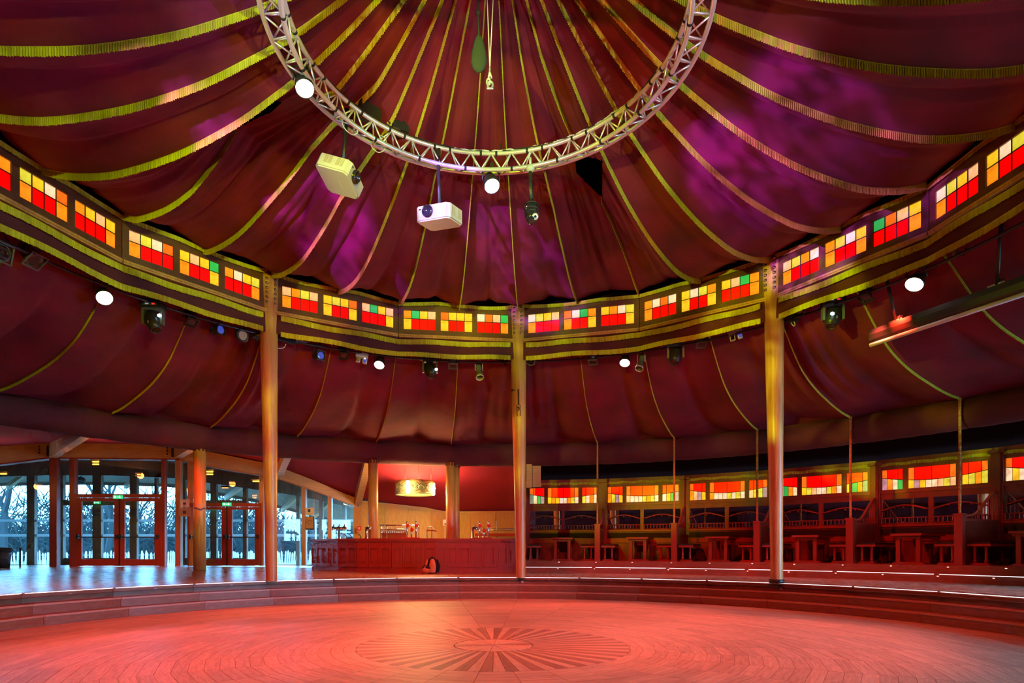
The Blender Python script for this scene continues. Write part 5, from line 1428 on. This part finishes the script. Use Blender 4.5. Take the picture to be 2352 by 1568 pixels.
# wall posts, dividers, front posts, ropes
for k in range(0, 7):
    a = ang(k)
    t = thing('wall_post', 'square dark wall post between booth walls, ' + (ORD[k] + ' from the middle post'), 'post', pol(RW - .02, a, ZB2), -a, group='wall posts between the booths')
    b = MB(); b.box((0, 0, 1.25), (.24, .16, 2.5)); b.box((0, -.09, 1.25), (.15, .03, 2.5)); b.build('shaft', M['booth_wood'], t)
    MB().box((0, -.03, 2.47), (.30, .24, .07)).build('capital', M['booth_wood'], t)
    if k == 0: continue
    r0, r1 = 11.10, RW - .1
    dv = thing('booth_divider', 'curved-top wooden divider behind the rope post, ' + ORD[k - 1] + ' from the middle post', 'divider', pol(r0, a, ZB2), -a, group='dividers between the booths')
    Ld = r1 - r0
    MB().box((0, Ld / 2, .46), (.05, Ld, .92)).build('panel', M['booth_wood'], dv)
    top = lambda s: 1.0 + .14 * s + .46 * smooth(.25, 1, s) 
    MB().tube([(0, Ld * i / 14, top(i / 14)) for i in range(15)], .03, 8).build('curved_rail', M['dark_wood'], dv)
    MB().box((0, Ld / 2, .945), (.07, Ld, .05)).build('lower_rail', M['dark_wood'], dv)
    b = MB()
    for q in range(1, 11): b.tube([(0, Ld * q / 11, .96), (0, Ld * q / 11, top(q / 11) - .02)], .012, 6)
    b.build('spindles', M['dark_wood'], dv)
    pp = thing('booth_post', 'square red-brown post under a rope, ' + ORD[k - 1] + ' from the middle post', 'post', pol(10.98, a, ZB2), -a, group='front posts of the booths')
    MB().box((0, 0, .52), (.15, .15, 1.04)).build('shaft', M['dark_wood'], pp)
    b = MB(); b.box((0, 0, 1.05), (.18, .18, .03)); b.box((0, 0, .03), (.18, .18, .06)); b.build('cap_and_foot', M['dark_wood'], pp)
    H = 4.23 - (ZB2 + 1.06); base = pol(10.98, a, ZB2 + 1.065)
    b = MB(); n = 320
    for s in (0, PI): b.tube([base + Vector((.014 * math.cos(s + i * .85), .014 * math.sin(s + i * .85), H * i / n)) for i in range(n + 1)], .017, 5)
    ro = b.build('rope', M['rope']); tag(ro, 'twisted gold and red rope above the booth post, ' + ORD[k - 1] + ' from the middle post', 'rope', 'twisted ropes over the booth posts')
# tables and benches
def turned(h): return [(.035, 0), (.035, .06), (.022, .09), (.03, h * .4), (.024, h * .8), (.036, h * .9), (.036, h)]
tab0 = thing('booth_table', 'narrow wooden booth table on two posts, first booth from the middle post', 'table', (0, 0, 0), 0, group='booth tables')
MB().box((0, .62, .655), (.62, 1.3, .05)).build('table_top', M['dark_wood'], tab0)
MB().box((0, .62, .60), (.5, 1.1, .07)).build('apron', M['dark_wood'], tab0)
for sx in (-.2, .2): MB().box((sx, .12, .32), (.085, .085, .55)).build('leg', M['dark_wood'], tab0)
for sx in (-.2, .2): MB().box((sx, 1.05, .32), (.085, .085, .55)).build('leg', M['booth_wood'], tab0)
b = MB(); b.prism([(-.34, 0), (.34, 0), (.27, .05), (-.27, .05)], -.06, .06, Matrix.Translation((0, .12, 0)) @ Matrix.Rotation(PI / 2, 4, 'X')); b.build('foot', M['dark_wood'], tab0)
ben0 = thing('booth_bench', 'wooden bench left in the first booth from the middle post', 'bench', (0, 0, 0), 0, group='booth benches')
MB().box((0, .72, .415), (.40, 1.45, .05)).build('seat', M['dark_wood'], ben0)
MB().box((0, .72, .46), (.38, 1.4, .05)).build('cushion', M['black_soft'], ben0)
for sx in (-.1, .1): MB().lathe([(r, z + .05) for r, z in turned(.34)], 10, Matrix.Translation((sx, .08, 0))).build('leg', M['dark_wood'], ben0)
for sx in (-.1, .1): MB().lathe([(r, z + .05) for r, z in turned(.34)], 8, Matrix.Translation((sx, 1.3, 0))).build('leg', M['booth_wood'], ben0)
b = MB(); b.prism([(-.18, 0), (.18, 0), (.14, .05), (-.14, .05)], -.05, .05, Matrix.Translation((0, .08, 0)) @ Matrix.Rotation(PI / 2, 4, 'X')); b.build('foot', M['dark_wood'], ben0)
for k in range(0, 7):
    a = ang(k + .52); c = pol(11.05, a, ZB2)
    if k == 0: tab0.location = c; tab0.rotation_euler = (0, 0, -a)
    else: dup(tab0, c, -a, 'narrow wooden booth table on two posts, ' + ORD[k] + ' booth from the middle post')
    for s, nm in ((1, 'left'), (-1, 'right')):
        kk = k if s == 1 else k + 1; a = ang(kk); tg = Vector((math.cos(a), -math.sin(a), 0)); c = pol(11.05, a, ZB2) + tg * s * .30
        if k == 0 and s == 1: ben0.location = c; ben0.rotation_euler = (0, 0, -a)
        else: dup(ben0, c, -a, 'wooden bench ' + nm + ' in the ' + ORD[k] + ' booth from the middle post')

# ================================================================== OUTSIDE
g_ = MB().add([(-90, 12.5, .25), (30, 12.5, .25), (30, 120, .25), (-90, 120, .25)], [(0, 1, 2, 3)]).build('floor_outside', M['ground'], kind='structure')
rt = random.Random(11)
pk = thing('paling_fence', 'pale wooden paling fence outside the glass', 'fence', (-16, 22.5, .25))
pm_ = MB().prism([(-.035, 0), (.035, 0), (.035, .72), (0, .78), (-.035, .72)], -.012, .012, Matrix.Rotation(PI / 2, 4, 'X')).mesh('picket', M['paling'])
for i in range(230):
    o = place(pm_, 'picket', pk, (-17 + i * .118, rt.uniform(-.03, .03) + 2.2 * math.sin(i * .012), 0)); o.rotation_euler = (0, rt.uniform(-.09, .09), 0); o.scale = (1, 1, rt.uniform(.9, 1.1))
for z in (.18, .6): MB().tube([(-17 + i * .118 * 10, 2.2 * math.sin(i * .12), z) for i in range(24)], .008, 4).build('wire', M['steel'], pk)
def tree_mesh(seed, depth, L0, r0):
    r = random.Random(seed); b = MB()
    def grow(p, v, L, rad, dep):
        n = 3; pts = [p]; q = p.copy(); vv = v.copy()
        for i in range(n):
            vv = (vv + Vector((r.uniform(-.16, .16), r.uniform(-.16, .16), r.uniform(-.04, .1)))).normalized(); q = q + vv * L / n; pts.append(q.copy())
        b.tube(pts, [rad * (1 - .35 * i / n) for i in range(n + 1)], 4 if dep < depth - 1 else 5, caps=False, smooth=False)
        if dep == 0: return
        for c in range(r.choice((2, 3, 3)) if dep > 1 else 4):
            ax = Vector((r.uniform(-1, 1), r.uniform(-1, 1), r.uniform(-.2, .6))).normalized()
            nv = (vv + ax * r.uniform(.55, 1.0)).normalized()
            grow(pts[-1] if c < 2 else pts[2], nv, L * r.uniform(.62, .82), rad * (.62 if c == 0 else .5), dep - 1)
    grow(Vector((0, 0, 0)), Vector((0, 0, 1)), L0, r0, depth)
    return b
tms = [tree_mesh(s, 5, l_, r_).mesh('trunk_and_branches', M['bark']) for s, l_, r_ in ((1, 2.6, .2), (2, 2.1, .15), (3, 3.0, .26), (5, 1.8, .11))]
TL = [(-32, 30, 0, 'far left tree leaning over the fence'), (-27.5, 26.5, 2, 'thick forked tree left of the first red post'), (-24.5, 33, 1, 'tree behind the left door leaf'), (-22, 27, 0, 'tree behind the right leaf of the left door'),
      (-19.5, 30, 3, 'thin tree between the two double doors'), (-17.4, 26, 1, 'tree behind the narrow pane by the round post'), (-15, 31, 2, 'tree behind the right double door'), (-12.8, 27, 3, 'slim tree just left of the left post'),
      (-11.2, 30, 0, 'tree right of the left post outside'), (-9, 28, 1, 'tree behind the notices left of the bar'), (-29.5, 38, 2, 'distant tree far left'), (-20.8, 40, 2, 'distant tree in the middle of the park'), (-13.8, 38, 0, 'distant tree behind the right double door'), (-7.6, 33, 2, 'tree beside the bar end outside')]
for i, (x, y, m_, lab) in enumerate(TL):
    t = thing('bare_tree', 'bare winter ' + lab, 'tree', (x, y, .25), rt.uniform(0, 6), group='bare trees outside')
    place(tms[m_], 'trunk_and_branches', t)
bs = MB(); rb_ = random.Random(5)
for i in range(15000):
    x = rb_.uniform(-52, -2); y = rb_.uniform(32, 45); h_ = (3.2 + 1.3 * math.sin(x * .55) + .8 * math.sin(x * 1.9)) * (rb_.random() ** .8); z = .2 + h_
    v = Vector((rb_.uniform(-1, 1), rb_.uniform(-.4, .4), rb_.uniform(.1, 1.4))).normalized() * rb_.uniform(.6, 1.9); p_ = Vector((x, y, z)); w_ = Vector((v.z, 0, -v.x)).normalized() * rb_.uniform(.02, .06)
    bs.add([p_ - w_, p_ + w_, p_ + v], [(0, 1, 2)])
hd = bs.build('brushwood', M['brush'], kind='stuff'); tag(hd, 'dense bare brushwood hedge behind the trees outside', 'hedge')
MB().add([(-60, 46, 0), (6, 46, 0), (6, 46.5, 2.8), (-60, 46.5, 2.8)], [(0, 1, 2, 3)]).build('wall_hedge', M['brush'], kind='structure')
